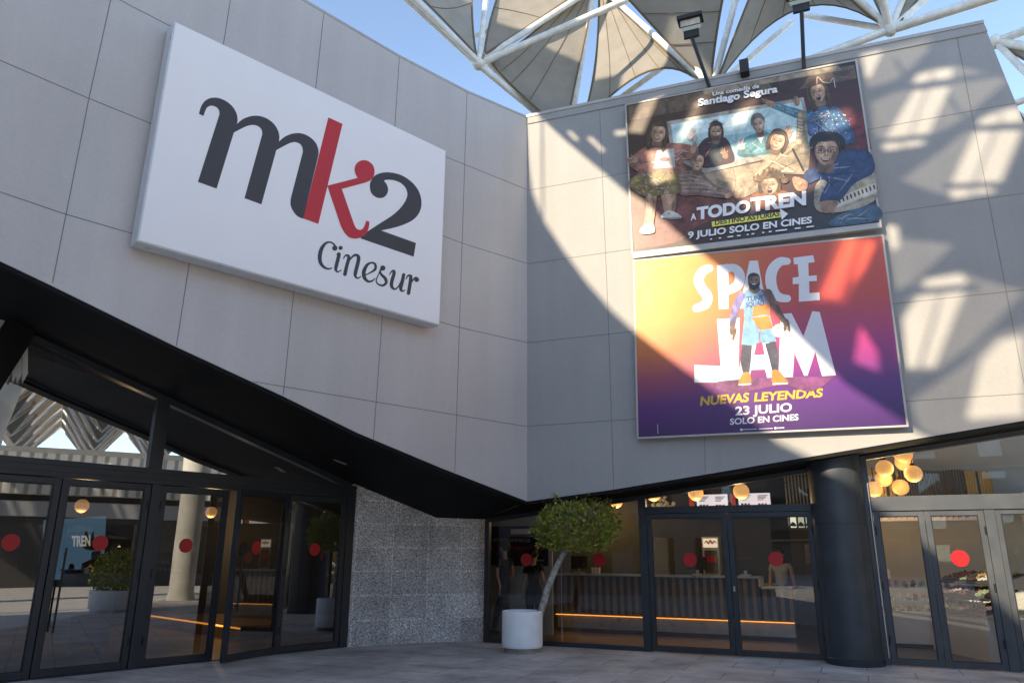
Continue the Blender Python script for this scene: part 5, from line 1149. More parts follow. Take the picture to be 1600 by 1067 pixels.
NC = -2.4
cu0, cu1, cu2, cu3 = G2.u(868, 930, NC), G2.u(1187, 930, NC), G2.u(1187, 940, NC), G2.u(1238, 940, NC)
cz = G2.z(1010, 897.5, NC); cz2 = G2.z(1210, 917, NC); zl = G2.z(1010, 963.5, NC)
ct = thing('service_counter', G2.P((cu0 + cu1) / 2, 0, NC), 'long bar counter with vertical wooden slats and a glowing strip along its foot', 'counter')
MB().box(G2, cu0, cu1, zl, cz - .04, NC - .6, NC - .03).build('body', M['slatdark'], ct)
sl = MB(); x = cu0 + .03
while x < cu1 - .05: sl.box(G2, x, x + .07, zl, cz - .05, NC - .028, NC); x += .155
sl.build('slats', M['slat'], ct)
MB().box(G2, cu0 - .03, cu1 + .03, cz - .04, cz, NC - .65, NC + .03).build('countertop', M['metal'], ct, bevel=.004)
MB().box(G2, cu1 + .0, cu1 + .035, cz2, cz - .04, NC - .6, NC + .02).build('end_panel', M['counter'], ct)
MB().box(G2, cu1 + .04, cu3, zl, cz2 - .035, NC - .6, NC - .03).build('body', M['slatdark'], ct)
sl = MB(); x = cu1 + .06
while x < cu3 - .05: sl.box(G2, x, x + .07, zl, cz2 - .04, NC - .028, NC); x += .155
sl.build('slats', M['slat'], ct)
MB().box(G2, cu1 + .04, cu3 + .02, cz2 - .035, cz2, NC - .65, NC + .03).build('countertop', M['counter'], ct, bevel=.004)
MB().box(G2, cu0, cu3, .09, zl - .02, NC - .5, NC - .12).build('plinth', M['metal'], ct)
MB().box(G2, cu0, cu3, 0, .088, NC - .5, NC - .14).build('plinth', M['slatdark'], ct)
MB().box(G2, cu0, cu3, zl - .018, zl - .002, NC - .10, NC - .005).build('light_strip', M['led'], ct)
def obj2(name, mb, m, label, cat, group=None, **k): o = mb.build(name, m, None, **k); return tag(o, label, cat, group)
def fbox(px0, px1, py0, py1, n, d, mb=None, m=0):
    u0, z1 = P2(px0, py0, n); u1, z0 = P2(px1, py1, n); mb = mb or MB(); mb.box(G2, u0, u1, z0, z1, n - d, n, m); return mb
# menu screens
for i, (x0, x1, y0, y1, lab) in enumerate(((1088, 1139, 773, 808, 'bright lilac menu screen behind the second round lamp'), (1153, 1206, 771, 807, 'bright lilac menu screen behind the third round lamp'))):
    u, z = P2((x0 + x1) / 2, y1, -4.0); t = thing('menu_screen', G2.P(u, z, -4.0), lab, 'screen', 'menu screens over the bar')
    fbox(x0 - 1.5, x1 + 1.5, y0 - 1, y1 + 1, -4.0, .06).build('frame', M['screenframe'], t)
    fbox(x0, x1, y0, y1, -3.995, .003).build('display', M['screen'], t)
    fbox(x0 - 12, x0 - 2, y0 + 1, y1, -4.0, .05).build('side_panel', M['screenred'], t)
    mb = MB(); w_ = (x1 - x0)
    for k in range(2):
        for j in range(4): fbox(x0 + 4 + k * w_ * .5, x0 + 4 + k * w_ * .5 + w_ * (.3 - .04 * j), y0 + 2.5 + 2.2 * j, y0 + 3.3 + 2.2 * j, -3.99, .002, mb)
        for j in range(3): fbox(x0 + 5 + k * w_ * .5 + 5 * j, x0 + 9 + k * w_ * .5 + 5 * j, y0 + 15, y0 + 20, -3.99, .002, mb, 1 if j < 2 else 2)
    mb.build('menu_print', [M['ink'], M['screenframe'], M['screenred']], t)
for i, (x0, x1, ttl, lab) in enumerate(((954, 973, None, 'narrow black menu board beside the cafe window post, left one'), (975, 1001, 'bebidas', 'black menu board headed bebidas just left of the window post'))):
    u, z = P2(x0, 812, -4.0); t = thing('menu_board', G2.P(u, z, -4.0), lab, 'menu board', 'black menu boards over the bar')
    fbox(x0, x1, 776, 812, -4.0, .05).build('board', M['screenframe'], t)
    bdm = Board(G2, -3.996, 0, 0, 1); mb = MB()
    if ttl: bdm.text(mb, ttl, (x0 + 2, 783.5), (x1 - 9, 783.5), 3.4, .002, bold=.02)
    for j in range(9):
        if j != 6: fbox(x0 + 2, x0 + 9 + (j * 7 % 4), 786 + j * 2.6, 787.1 + j * 2.6, -3.994, .001, mb); fbox(x1 - 5, x1 - 2, 786 + j * 2.6, 787.1 + j * 2.6, -3.994, .001, mb)
    tag(mb.build('lettering', M['whitecloth'], t))
# three-part screen at the right
u, z = P2(1252, 824, -3.2); t = thing('photo_screen', G2.P(u, z, -3.2), 'small lit screen split in three pictures hanging at the right end of the bar', 'screen')
fbox(1232.5, 1271, 804, 825.5, -3.2, .05).build('frame', M['screenframe'], t)
for k in range(3):
    fbox(1234 + k * 12.3, 1245 + k * 12.3, 805.5, 824, -3.195, .003).build('picture', mat('lit picture', ((.55, .68, .66), (.30, .36, .34), (.50, .64, .68))[k], .4, emit=.3), t)
    bdm = Board(G2, -3.19, 0, 0, 1); mb = MB(); bdm.shape(mb, [(1235 + k * 12.3, 821), (1238 + k * 12.3, 815), (1243 + k * 12.3, 818), (1244 + k * 12.3, 822)], .002); mb.build('picture_motif', M['walldark'], t)
# popcorn picture panel
rp = random.Random(4); mb = MB()
for i in range(90):
    x = 1037 + rp.gauss(0, 8); y = 800 - abs(rp.gauss(0, 9)); u, z = P2(x, y, -3.6); mb.ball(G2.P(u, z, -3.6 + rp.uniform(-.04, .05)), rp.uniform(.025, .05), 7, 5)
obj2('popcorn_sculpture', mb, M['counter'], 'heap of giant white popcorn on the bar wall left of the menu screens', 'decoration')
# back bar shelf, fridge, dispenser, tills
bb = thing('back_bar', G2.P(2.5, 0, -4.9), 'dark back bar with shelves of packets behind the counter', 'shelf unit')
bu0, bu1 = G2.u(862, 930, -4.6), G2.u(1225, 930, -4.6)
MB().box(G2, bu0, bu1, 0, .95, -5.18, -4.6).build('cupboard', M['slatdark'], bb)
MB().box(G2, bu0, bu1, .95, .99, -5.18, -4.57).build('worktop', M['grey'], bb)
for z_ in (1.55, 1.95): MB().box(G2, bu0, G2.u(1075, 900, -4.8), z_, z_ + .025, -5.18, -4.8).build('shelf', M['metal'], bb)
MB().box(G2, bu0, bu1, .99, 2.5, -5.195, -5.18).build('back_panel', M['walldark'], bb)
pkc = [mat('packet', c, .4) for c in ((.5, .04, .03), (.6, .35, .05), (.1, .2, .4), (.55, .5, .45), (.3, .05, .2))]
for r_, z_ in enumerate((1.575, 1.975)):
    for k in range(13):
        u = bu0 + .25 + k * .27; h = .22 + .06 * ((k * 5 + r_) % 3); c = (k * 3 + r_) % 5; mb = MB(); mb.slab(G2, [(u, z_), (u + .17, z_), (u + .19, z_ + h), (u - .015, z_ + h)], -5.1, -4.92)
        o = mb.build('snack_packet', pkc[c], None, bevel=.01); nm = ('red', 'orange', 'blue', 'cream', 'plum')[c]
        tag(o, f'{nm} snack packet on the {"upper" if r_ else "lower"} shelf behind the bar', 'packet', f'{nm} packets on the {"upper" if r_ else "lower"} bar shelf')
fu0, fu1 = G2.u(1097, 860, -4.2), G2.u(1124, 860, -4.2); fz = G2.z(1110, 838, -4.2)
fg = thing('drinks_fridge', G2.P((fu0 + fu1) / 2, .0, -4.2), 'lit drinks dispenser tower with a red script header behind the bar', 'fridge')
MB().box(G2, fu0, fu1, 0, fz, -4.58, -4.2).build('cabinet', M['metal'], fg, bevel=.006)
hz = G2.z(1110, 855, -4.2)
MB().box(G2, fu0 + .03, fu1 - .03, hz, fz - .04, -4.199, -4.19).build('header_panel', mat('lit header', (.55, .50, .48), .4, emit=.35), fg)
bdm = Board(G2, -4.187, 0, 0, 1); mb = MB(); bdm.stroke(mb, [(1101, 848, 1), (1104, 845, 2), (1107, 849, 2), (1110, 844, 2.5), (1113, 849, 2), (1116, 845, 2), (1119, 848, 1)], .002); mb.build('header_script', M['dot'], fg)
MB().box(G2, fu0 + .05, fu1 - .05, 1.2, hz - .06, -4.199, -4.192).build('glass_front', M['walldark'], fg)
mb = MB()
for k in range(6): q = fu0 + .06 + k * (fu1 - fu0 - .12) / 6; mb.box(G2, q, q + .03, hz - .32, hz - .18, -4.19, -4.15)
mb.build('taps', M['dot'], fg)
for i, px in enumerate((905, 1090, 1165)):
    u, z = P2(px, 897, NC - .35); t = thing('till', G2.P(u, cz, NC - .35), ('till with a bunch of cups on the left part of the bar', 'till in the middle of the bar before the dispenser', 'till at the right end of the bar')[i], 'till', 'tills on the bar')
    MB().box(G2, u - .10, u + .10, cz + .001, cz + .03, NC - .45, NC - .25).build('foot', M['metal'], t)
    MB().slab(G2, [(u - .19, cz + .10), (u + .19, cz + .10), (u + .19, cz + .36), (u - .19, cz + .36)], NC - .38, NC - .35).build('screen', M['screenframe'], t, bevel=.006)
    MB().box(G2, u - .03, u + .03, cz + .03, cz + .11, NC - .38, NC - .355).build('stem', M['metal'], t)
u, z = P2(931, 893, NC - .2); mb = MB()
for k in range(5): mb.lathe(G2.P(u + .07 * (k % 3) - .07, cz + .001 , NC - .2 - .08 * (k // 3)), [(0, 0), (.025, 0), (.035, .13), (.03, .13)], 12)
obj2('paper_cups', mb, M['whitecloth'], 'cluster of paper cups on the bar near the tree', 'cups', smooth=True)
# banner
NBn = -1.75
t = thing('wall_banner', G2.P(G2.u(810, 860, NBn), G2.z(810, 884, NBn), NBn), 'dark navy information panel with white and red lettering behind the two people', 'banner')
fbox(764, 856, 822, 884, NBn, .04).build('panel', mat('navy print', (.012, .018, .035), .5), t)
bdm = Board(G2, NBn + .002, 0, 0, 1)
def bt(s_, bl_, br_, h, m): mb = MB(); bdm.text(mb, s_, bl_, br_, h, .002, bold=.02); mb.build('lettering', m, t)
bt('CON TU TARJETA PODRÁS VER TODO EL CINE', (770, 846), (828, 846.5), 7, M['whitecloth']); bt('AÑO  •  CON TODO DE LA SEMANA  •  POR TU PELÍCULA', (764.5, 858), (850, 858.5), 6.5, M['red'])
fbox(798, 829, 826, 834, NBn + .002, .001).build('white_label', M['white'], t)
bt('mk2 cinesur', (838, 876), (850, 876), 3, M['whitecloth'])
MB().box(G2, uL - 1.6, G2.u(862, 900, NBn), 0, 3.0, NBn - .08, NBn - .045).build('partition', mat('partition plaster', (.52, .48, .42), .8, noise=.08, scale=2), cin)

# ---- people inside the cafe window: one skinned body each, clothes as children
def skinned(name, chains, mt, parent, sub=1):
    V_, E_, Rr = [], [], []; idx = {}
    def vi(p, r):
        k = tuple(round(x, 4) for x in p)
        if k not in idx: idx[k] = len(V_); V_.append(Vector(p)); Rr.append(r)
        return idx[k]
    for ch in chains:
        ids = [vi(p, r) for p, r in ch]
        for a, b in zip(ids, ids[1:]):
            if a != b: E_.append((a, b))
    me = bpy.data.meshes.new(name); me.from_pydata(V_, E_, []); o = bpy.data.objects.new(name, me); scene.collection.objects.link(o)
    md = o.modifiers.new('skin', 'SKIN'); md.use_smooth_shade = True
    for i, r in enumerate(Rr): me.skin_vertices[0].data[i].radius = (r, r)
    me.skin_vertices[0].data[0].use_root = True
    ss = o.modifiers.new('sub', 'SUBSURF'); ss.levels = sub; ss.render_levels = sub
    dg = bpy.context.evaluated_depsgraph_get(); m2 = bpy.data.meshes.new_from_object(o.evaluated_get(dg)); m2.name = name
    o.modifiers.clear(); o.data = m2; bpy.data.meshes.remove(me); m2.materials.clear(); m2.materials.append(mt)
    m2.polygons.foreach_set('use_smooth', [True] * len(m2.polygons)); o.parent = parent; return o
def person(loc, face, H, label, stride=.28, female=False, arm=.12, apron=False, top='cloth'):
    r = thing('person', loc, label, 'person'); k = H / 1.75
    f = Vector((math.sin(face), math.cos(face), 0)); s = Vector((math.cos(face), -math.sin(face), 0)); up = Vector((0, 0, 1))
    def P(x, y, z): return (s * x + f * y + up * z) * k
    sw = .185 if not female else .165; hw = .085 if not female else .095
    pel = (P(0, 0, .95), .125); wa_ = (P(0, 0, 1.10), .115 if not female else .10); chs = (P(0, .01, 1.30), .135 if not female else .12); nk0 = (P(0, .0, 1.45), .075); nk = (P(0, .01, 1.51), .052); hd0 = (P(0, .02, 1.58), .072); hd1 = (P(0, .015, 1.65), .088); hd2 = (P(0, .005, 1.72), .06)
    T_ = lambda p, k_=.62: (p[0], p[1] * k_)
    body_ = [[T_(pel), T_(wa_), T_(chs), T_(nk0, .8), nk, hd0, hd1, hd2]]; tee = [[(pel[0] - P(0, 0, .04), pel[1] * 1.1), (pel[0] + P(0, 0, .04), pel[1] * 1.08), (wa_[0], wa_[1] * 1.1), (chs[0], chs[1] * 1.06), (nk0[0], .085)]]; tro = [[(wa_[0] - P(0, 0, .02), .112), (pel[0], .132)]]
    for q in (-1, 1):
        sh_ = (P(q * sw, 0, 1.42), .055); el_ = (P(q * (sw + .05), -arm * q * .3 - .01, 1.15), .042); wr = (P(q * (sw + .06), arm * q + .05, .92), .028); pm_ = (P(q * (sw + .058), arm * q + .065, .86), .032)
        body_.append([T_(chs), T_(sh_, .8), el_, wr, pm_])
        for j, (o_, L) in enumerate(((-.024, .07), (-.008, .085), (.008, .08), (.022, .062))):
            b_ = P(q * (sw + .056), arm * q + .07 + o_, .83); body_.append([pm_, (b_, .0095), (b_ + P(-q * .012, .006, -L * .55), .0085), (b_ + P(-q * .03, .008, -L), .0075)])
        b_ = P(q * (sw + .04), arm * q + .10, .85); body_.append([pm_, (b_, .011), (b_ + P(-q * .012, .02, -.035), .009)])
        tee.append([(chs[0], chs[1] * 1.06), (P(q * sw, 0, 1.425), .068), (P(q * (sw + .03), -.005, 1.25), .058)])
        st_ = stride * q
        hip = (P(q * hw, 0, .90), .095); kn = (P(q * hw, st_ * .55 + .05, .50), .062); an = (P(q * hw, st_ - (.06 if q < 0 else 0), .10 + (.06 if q < 0 and stride > .1 else 0)), .042); to_ = (P(q * hw * 1.1, st_ + .13, .045), .038)
        body_.append([T_(pel), T_(hip), T_(kn, .7), T_(an, .8), T_(to_, .8)]); tro.append([(pel[0], .132), (hip[0], .108), (kn[0], .078), (an[0], .062)])
        fo = MB(); a0 = P(q * hw, st_ - .09 - (.06 if q < 0 else 0), .045 + (.05 if q < 0 and stride > .1 else 0)); 
        fo.tube([r.location + a0, r.location + P(q * hw, st_ + .02, .055), r.location + P(q * hw * 1.1, st_ + .13, .045), r.location + P(q * hw * 1.1, st_ + .18, .035)], [.04, .052, .046, .025], 12); fo.build('shoe', M['black'], r, smooth=True)
    skinned('body', body_, M['skin'], r); skinned('shirt', tee, M[top], r); skinned('trousers', tro, M['cloth'], r)
    c = r.location + P(0, .0, 1.665)
    hb = MB(); hb.ball(c + P(0, -.022, .022), .103 * k, 20, 12, sc=(1, 1.02, 1.08)); hb.build('hair', M['hair'], r, smooth=True)
    if female: MB().tube([c + P(0, -.10, .03), c + P(0, -.14, -.04), c + P(0, -.12, -.16)], [.04, .035, .015], 10).build('ponytail', M['hair'], r, smooth=True)
    fm = MB()
    for q in (-1, 1):
        MB().ball(c + P(q * .032, .088, -.015), .011, 8, 6).build('eye', M['hair'], r, smooth=True); MB().ball(c + P(q * .088, .005, -.03), .02, 10, 6, sc=(.5, .9, 1.4)).build('ear', M['skin'], r, smooth=True)
    MB().ball(c + P(0, .104, -.045), .014, 10, 6, sc=(.9, 1, 1.4)).build('nose', M['skin'], r, smooth=True); MB().ball(c + P(0, .088, -.085), .018, 10, 6, sc=(1.2, .5, .4)).build('mouth', mat('lips', (.30, .10, .08), .5), r, smooth=True)
    return r
pa = G2.P(G2.u(788, 930, -1.05), 0, -1.05)
person(Vector((pa.x, pa.y, .009)), R_(-55), 1.80, 'person in black t-shirt and trousers striding left inside the cafe window', stride=.30)
pb_ = G2.P(G2.u(834, 930, -1.2), 0, -1.2); person(Vector((pb_.x, pb_.y, .009)), R_(20), 1.66, 'person in a black t-shirt standing with back turned inside the cafe window', stride=.04, female=True)
pw = G2.P(G2.u(1221, 900, -3.9), .009, -3.9); person(pw, R_(205), 1.70, 'person in a grey shirt standing at the right end of the bar', stride=.03, top='grey')

# ================================================================ SWEET SHOP INTERIOR
for i, (x, y, r_, n_, lab) in enumerate(((1411, 709, 12.5, -1.4, 'topmost globe of the cluster above the sweet shop'), (1412, 722, 11.5, -2.0, 'globe half hidden below the topmost one of the cluster'), (1382, 731.5, 11.8, -1.4, 'globe at the upper left of the cluster'), (1380.5, 748, 11, -1.8, 'globe directly below the upper left one of the cluster'), (1427, 740, 11.6, -1.4, 'globe at the right of the cluster'), (1407, 761, 11, -2.2, 'globe at the bottom of the cluster behind the railing'), (1366, 764, 11, -2.2, 'globe at the lower left of the cluster behind the railing'))):
    globe(x, y, n_, r_, lab, group='globe lamps above the sweet shop', watt=2.5 if i % 2 == 0 else 0, cord=.25)
rl = thing('slat_railing', G2.P(8, G2.z(1450, 775, -2.9), -2.9), 'mezzanine railing of thin upright gilded slats above the sweet shop doors', 'railing')
rr_ = random.Random(3); g1_, g2_, g3_ = MB(), MB(), MB()
x = 1352
while x < 1545:
    u, z1 = P2(x, 735 + 1.5 * math.sin(x * .1), -2.9); u2_, z0 = P2(x, 776, -2.9); w_ = .03
    (g1_ if (x < 1400 or x > 1500) and rr_.random() < .75 else g2_).box(G2, u, u + w_, z0, z1, -2.93, -2.9); x += 4.3
g1_.build('slats', M['gold'], rl); g2_.build('slats', M['slatdark'], rl)
u0, z0 = P2(1350, 776, -2.9); u1, _ = P2(1600, 776, -2.9); MB().box(G2, u0, u1 + 1, z0 - .25, z0, -3.65, -2.88).build('mezzanine_edge', M['wallpale'], rl)
gold_back = MB(); 
for k in range(16): 
    u, z1 = P2(1470 + k * 5, 740, -3.3); _, z0_ = P2(1470 + k * 5, 772, -3.3); gold_back.box(G2, u, u + .03, z0_, z1, -3.33, -3.3)
gold_back.build('rear_slats', M['gold'], rl)
u0, z0 = P2(1229, 790, -3.6); u1, z1 = P2(1272, 737, -3.6); mb = MB()
for k in range(9): q = u0 + (u1 - u0) * k / 9; mb.box(G2, q, q + .025, z0 - .4, z1 + .3, -3.62, -3.6)
obj2('slat_screen', mb, M['metal'], 'pale upright slats behind the glass beside the round column', 'screen')
# strip painted in for the reflection of a lettered hoarding
t = thing('reflection_strip', G2.P(G2.u(1440, 806, -2.2), G2.z(1440, 812, -2.2), -2.2), 'white strip with red block marks, painted reflection in the sweet shop doors', 'sign')
fbox(1362, 1540, 801, 812, -2.2, .03).build('panel', M['white'], t)
mb = MB(); x = 1368
for i in range(15):
    w_ = 5 + (i * 7 % 4)
    if i not in (7, 8): fbox(x, x + w_, 802.5, 804.2, -2.196, .002, mb); fbox(x, x + 2, 802.5, 810.5, -2.196, .002, mb); fbox(x, x + w_ - 1, 806, 807.5, -2.196, .002, mb)
    x += w_ + 3.5
mb.build('block_marks', M['red'], t)
# counter, shelves and bins
NK = -2.5
ku0, ku1 = G2.u(1376, 980, NK), G2.u(1505, 980, NK); kz = G2.z(1430, 955, NK)
sc_ = thing('sweet_counter', G2.P((ku0 + ku1) / 2, 0, NK), 'white fronted counter with stepped shelves along the back of the sweet shop', 'counter')
MB().box(G2, ku0, ku1, .08, kz, NK - 1.0, NK).build('front', M['counter'], sc_); MB().box(G2, ku0, ku1, 0, .078, NK - 1.0, NK - .05).build('plinth', M['slatdark'], sc_)
colr = [(.45, .03, .04), (.75, .70, .62), (.20, .10, .05), (.60, .25, .05), (.75, .45, .50), (.30, .45, .20), (.60, .45, .05)]
nmr = ['red', 'cream', 'brown', 'orange', 'pink and white', 'green', 'yellow']
colr = [tuple(.6 * q + .4 * sum(c) / 3 for q in c) for c in colr]
cm = [mat('sweets', c, .35, noise=.5, scale=30, bump=.6) for c in colr]; acr = M['glass_cafe']
sh_y = [957, 938, 917]
for r_, y in enumerate(sh_y):
    n_ = NK - .06 - .25 * r_; zs = G2.z(1430, y, n_); MB().box(G2, ku0, ku1, zs - .02, zs, n_ - .3, n_ + .0).build('shelf', M['metal'], sc_)
    for k in range(9):
        u = ku0 + .05 + k * (ku1 - ku0 - .05) / 9; w_ = (ku1 - ku0) / 9 - .04; c = (k * 3 + r_ * 2) % 7
        loc = G2.P(u, zs, n_); t = thing('sweet_bin', loc, f'clear bin of {nmr[c]} sweets, {("first", "second", "third", "fourth", "fifth", "sixth", "seventh", "eighth", "ninth")[k]} along the {("lowest", "middle", "top")[r_]} shelf of the sweet counter', 'sweet bin', 'sweet bins on the counter shelves')
        MB().slab(G2, [(u, zs + .001), (u + w_, zs + .001), (u + w_, zs + .05), (u, zs + .05)], n_ - .22, n_ - .02).build('bin', acr, t)
        mb = MB(); rq = random.Random(k * 7 + r_)
        for i in range(26): mb.ball(G2.P(u + rq.uniform(.03, w_ - .03), zs + rq.uniform(.02, .11), n_ - rq.uniform(.04, .19)), rq.uniform(.018, .03), 6, 4)
        mb.build('sweets', cm[c], t, smooth=True)
# side display with tilted trays, running towards the glass
us = G2.u(1552, 985, -1.0)
sd_ = thing('sweet_island', G2.P(us, 0, -1.6), 'white sweet island with three tiers of tilted trays at the right of the shop', 'display counter')
MB().prism([G2.P(us - .10, .0, -1.0), G2.P(us + .75, .0, -1.0), G2.P(us + .75, .0, -2.45), G2.P(us - .75, 0, -2.45)], [G2.P(us - .10, .62, -1.0), G2.P(us + .75, .62, -1.0), G2.P(us + .75, .62, -2.45), G2.P(us - .75, .62, -2.45)]).build('front', M['counter'], sd_)
for j in range(3):
    z_ = .68 + .24 * j; o_ = .12 * j
    MB().prism([G2.P(us - .12 + o_, z_, -.98), G2.P(us + .3 + o_, z_ + .16, -.98), G2.P(us - .3 + o_, z_ + .16, -2.4), G2.P(us - .78 + o_, z_, -2.4)], [G2.P(us - .12 + o_, z_ - .03, -.98), G2.P(us + .3 + o_, z_ + .13, -.98), G2.P(us - .3 + o_, z_ + .13, -2.4), G2.P(us - .78 + o_, z_ - .03, -2.4)]).build('tray', M['slatdark'], sd_)
    for k in range(6):
        mb = MB(); rq = random.Random(k + 20 * j); tt = k / 6 + .04
        for i in range(52):
            v_ = tt + rq.random() * .12; q_ = rq.uniform(.04, .38); mb.ball(G2.P(us - .12 + o_ - .66 * v_ + q_, z_ + q_ * .38 + .03, -.98 - 1.42 * v_), rq.uniform(.013, .024), 6, 4)
        o = mb.build('sweets', cm[(k * 2 + j * 3) % 7], sd_, smooth=True)
MB().box(G2, us + .8, us + 1.3, 0, 2.6, -1.9, -1.4).build('interior_wall', M['wallpale'], cin)
fbox(1374, 1392, 890, 903, NK - .3, .1).v
u, z = P2(1383, 903, NK - .4); mb = MB()
for k in range(4): mb.box(G2, u - .1 + .05 * k, u - .055 + .05 * k, z, z + .16, NK - .5, NK - .4, k)
obj2('pencil_tube_box', mb, [cm[0], cm[3], cm[2], M['white']], 'striped box of sweet tubes standing on the left end of the sweet counter', 'box')

# ================================================================ HALL INTERIOR (left)
def hp(px, py, z): return at_z(px, py, z)
LZ = .26
lp = [hp(105, 943, LZ), hp(175, 950, LZ), hp(270, 962, LZ), hp(376, 978, LZ)]
st = thing('stage_step', Vector((lp[2].x, lp[2].y, 0)), 'low wooden step with a glowing edge running across the entrance hall', 'step')
ax = (lp[3] - lp[1]); ax.z = 0; ax.normalize(); ST = Frame((lp[3].x, lp[3].y), math.degrees(math.atan2(ax.x, ax.y)))
MB().box(ST, -7, 0, .0, LZ - .02, -3.0, 0).build('riser', M['floorwood'], st); MB().box(ST, -7, .0, LZ - .02, LZ, -3.0, .02).build('tread', M['floorwood'], st)
MB().box(ST, -7, 0, LZ - .055, LZ - .022, .001, .014).build('light_strip', M['led'], st)
wd = MB(); e0, e1, e2, e3 = [ST.uv(*p, -.4) for p in ((24, 898), (42, 898), (64, 938), (64, 952))]
bench = thing('hall_bench', ST.P(e0[0], 0, -.4), 'wooden ramped bench with a glowing edge at the left of the hall', 'bench')
MB().slab(ST, [(e0[0] - 3, .27), (e2[0] + .1, .27), (e2[0] + .1, e2[1]), (e1[0], e1[1]), (e0[0] - .2, e0[1])], -1.0, -.4).build('body', M['slat'], bench)
lb = MB(); lb.bar(ST, (e0[0] - .2, e0[1]), e1, .035, -.40, -.37); lb.bar(ST, e1, e2, .035, -.40, -.365); lb.build('light_strip', M['led'], bench)
ga_ = G1.uv(113, 960, -2.0); gb_ = G1.uv(176, 960, -2.0)
dk = thing('reception_desk', G1.P((ga_[0] + gb_[0]) / 2, 0, -2), 'grey reception desk on small castors behind the left entrance door', 'desk')
MB().box(G1, ga_[0], gb_[0], .12, G1.z(140, 893, -2.0), -2.7, -2.0).build('body', M['grey'], dk, bevel=.01)
MB().box(G1, ga_[0] - .03, gb_[0] + .03, G1.z(140, 893, -2.0), G1.z(140, 893, -2.0) + .03, -2.73, -1.97).build('top', M['screenframe'], dk)
for k in (.08, .5): MB().ball(G1.P(ga_[0] + k, .06, -2.1), .055, 12, 8).build('castor', M['whitecloth'], dk, smooth=True)
NB_ = -2.9
bq = [G1.uv(70, 812, NB_), G1.uv(166, 806, NB_), G1.uv(160, 925, NB_), G1.uv(66, 925, NB_)]
sp_ = thing('standing_poster', G1.P((bq[0][0] + bq[1][0]) / 2, bq[3][1], NB_), 'bright blue film standee with white letters TREN inside the left entrance', 'standee')
MB().slab(G1, bq[::-1], NB_ - .06, NB_).build('panel', mat('blue print', (.16, .36, .66), .4, emit=.14), sp_)  # print glows in place of the hall lamp light falling on it
a = Pic(Board(G1, NB_ + .002, 0, 0, 1)); mb = MB(); a.b.text(mb, 'TREN', (112, 853), (141, 852), 16, .004, bold=.03); mb.build('lettering', mat('lit white', (.8, .85, .9), .5, emit=.22), sp_)  # letters given the same stand-in glow as the print
a.sh((.22, .05, .04), [(128, 880, C), (165, 862, C), (164, 905, C), (122, 915, C)]).sh((.55, .58, .60), [(143, 862, C), (158, 858, C), (157, 872, C), (142, 875, C)]).sh((.10, .25, .05), [(66, 905, C), (160, 905, C), (160, 925, C), (66, 925, C)]).sh((.3, .05, .05), [(104, 895), (110, 880), (116, 884), (113, 900), (108, 920), (102, 920)]).sh((.5, .35, .25), [(130, 855), (134, 828), (140, 840), (146, 830), (148, 860, C)])
a.done('printed_picture', sp_)
nq = G1.uv(242, 862, -1.6); nr = G1.uv(298, 905, -1.6)
ip = thing('information_panel', G1.P((nq[0] + nr[0]) / 2, nr[1], -1.6), 'black panel with short white and red lines of text behind the third pane', 'sign')
MB().slab(G1, [(nq[0] - .1, nr[1]), (nr[0], nr[1]), (nr[0], nq[1]), (nq[0] - .1, nq[1])], -1.64, -1.6).build('panel', M['screenframe'], ip)
bdi = Board(G1, -1.598, 0, 0, 1)
for s_, bl_, br_, m_ in (('prepara', (245, 879.5), (264, 881), M['whitecloth']), ('bién en', (245, 889.5), (260, 890.5), M['whitecloth']), ('nuestra web.', (262, 890.5), (285, 892.5), M['red'])): mb = MB(); bdi.text(mb, s_, bl_, br_, 5, .002, bold=.02); mb.build('lettering', m_, ip)
globe(128, 790, -4.5, 9, 'small round lamp deep inside the entrance hall', group='hall lamps', fr=G1, watt=7, cord=1.5)
globe(330, 800, -4.5, 8, 'small round lamp above the stage step in the hall', group='hall lamps', fr=G1, watt=7, cord=1.5)

# ================================================================ ACROSS THE PLAZA (seen mirrored in the entrance glass)
def mir(px, py, T, fr=G1):                 # point seen at this place in the glass, T metres beyond it
    h = fr.hit(px, py); d = ray(px, py); d = d - fr.n * 2 * d.dot(fr.n); return h + d * (T / math.hypot(d.x, d.y))
c0 = mir(150, 712, 30); c1 = mir(330, 740, 30); dd = mir(150, 712, 31) - c0; AZ = math.degrees(math.atan2(dd.x, dd.y))
OB = Frame((c0.x, c0.y), AZ - 90)          # its n looks back at the entrance
if OB.n.dot(G1.P(0, 0) - OB.O) < 0: OB = Frame((c0.x, c0.y), AZ + 90)
hz_ = c0.z
ob = thing('metal_clad_hall', OB.P(0, 0), 'long hall clad in ribbed grey metal across the plaza', 'building')
MB().box(OB, -30, 30, 4.2, hz_, -8, 0).build('cladding', m_ribbed('ribbed metal', (.66, .63, .58), 1.6), ob)
MB().box(OB, -30, 30, hz_, hz_ + .25, -8.1, .12).build('roof_edge', M['concrete'], ob)
MB().box(OB, -30, 30, 0, 4.2, -8, -.6).build('wall', M['walldark'], ob); MB().box(OB, -30, 30, 3.2, 3.9, -.6, -.3).build('fascia', M['grey'], ob)
for k in range(9): MB().box(OB, -28 + k * 6.4, -24 + k * 6.4, .6, 2.9, -.598, -.55).build('window', M['glass_cafe'], ob)
def concrete_column(px, py, T, label, hgt, r0=.55, r1=1.0):
    p = mir(px, py, T); p.z = 0; t = thing('concrete_column', p, label, 'column', 'flared concrete columns')
    MB().lathe(p, [(r0 * 1.15, 0), (r0, .3), (r0, hgt * .45), (r0 * 1.15, hgt * .65), (r1, hgt * .9), (r1 * 1.1, hgt), (0, hgt)], 36).build('shaft', M['concrete'], t, smooth=True); return t
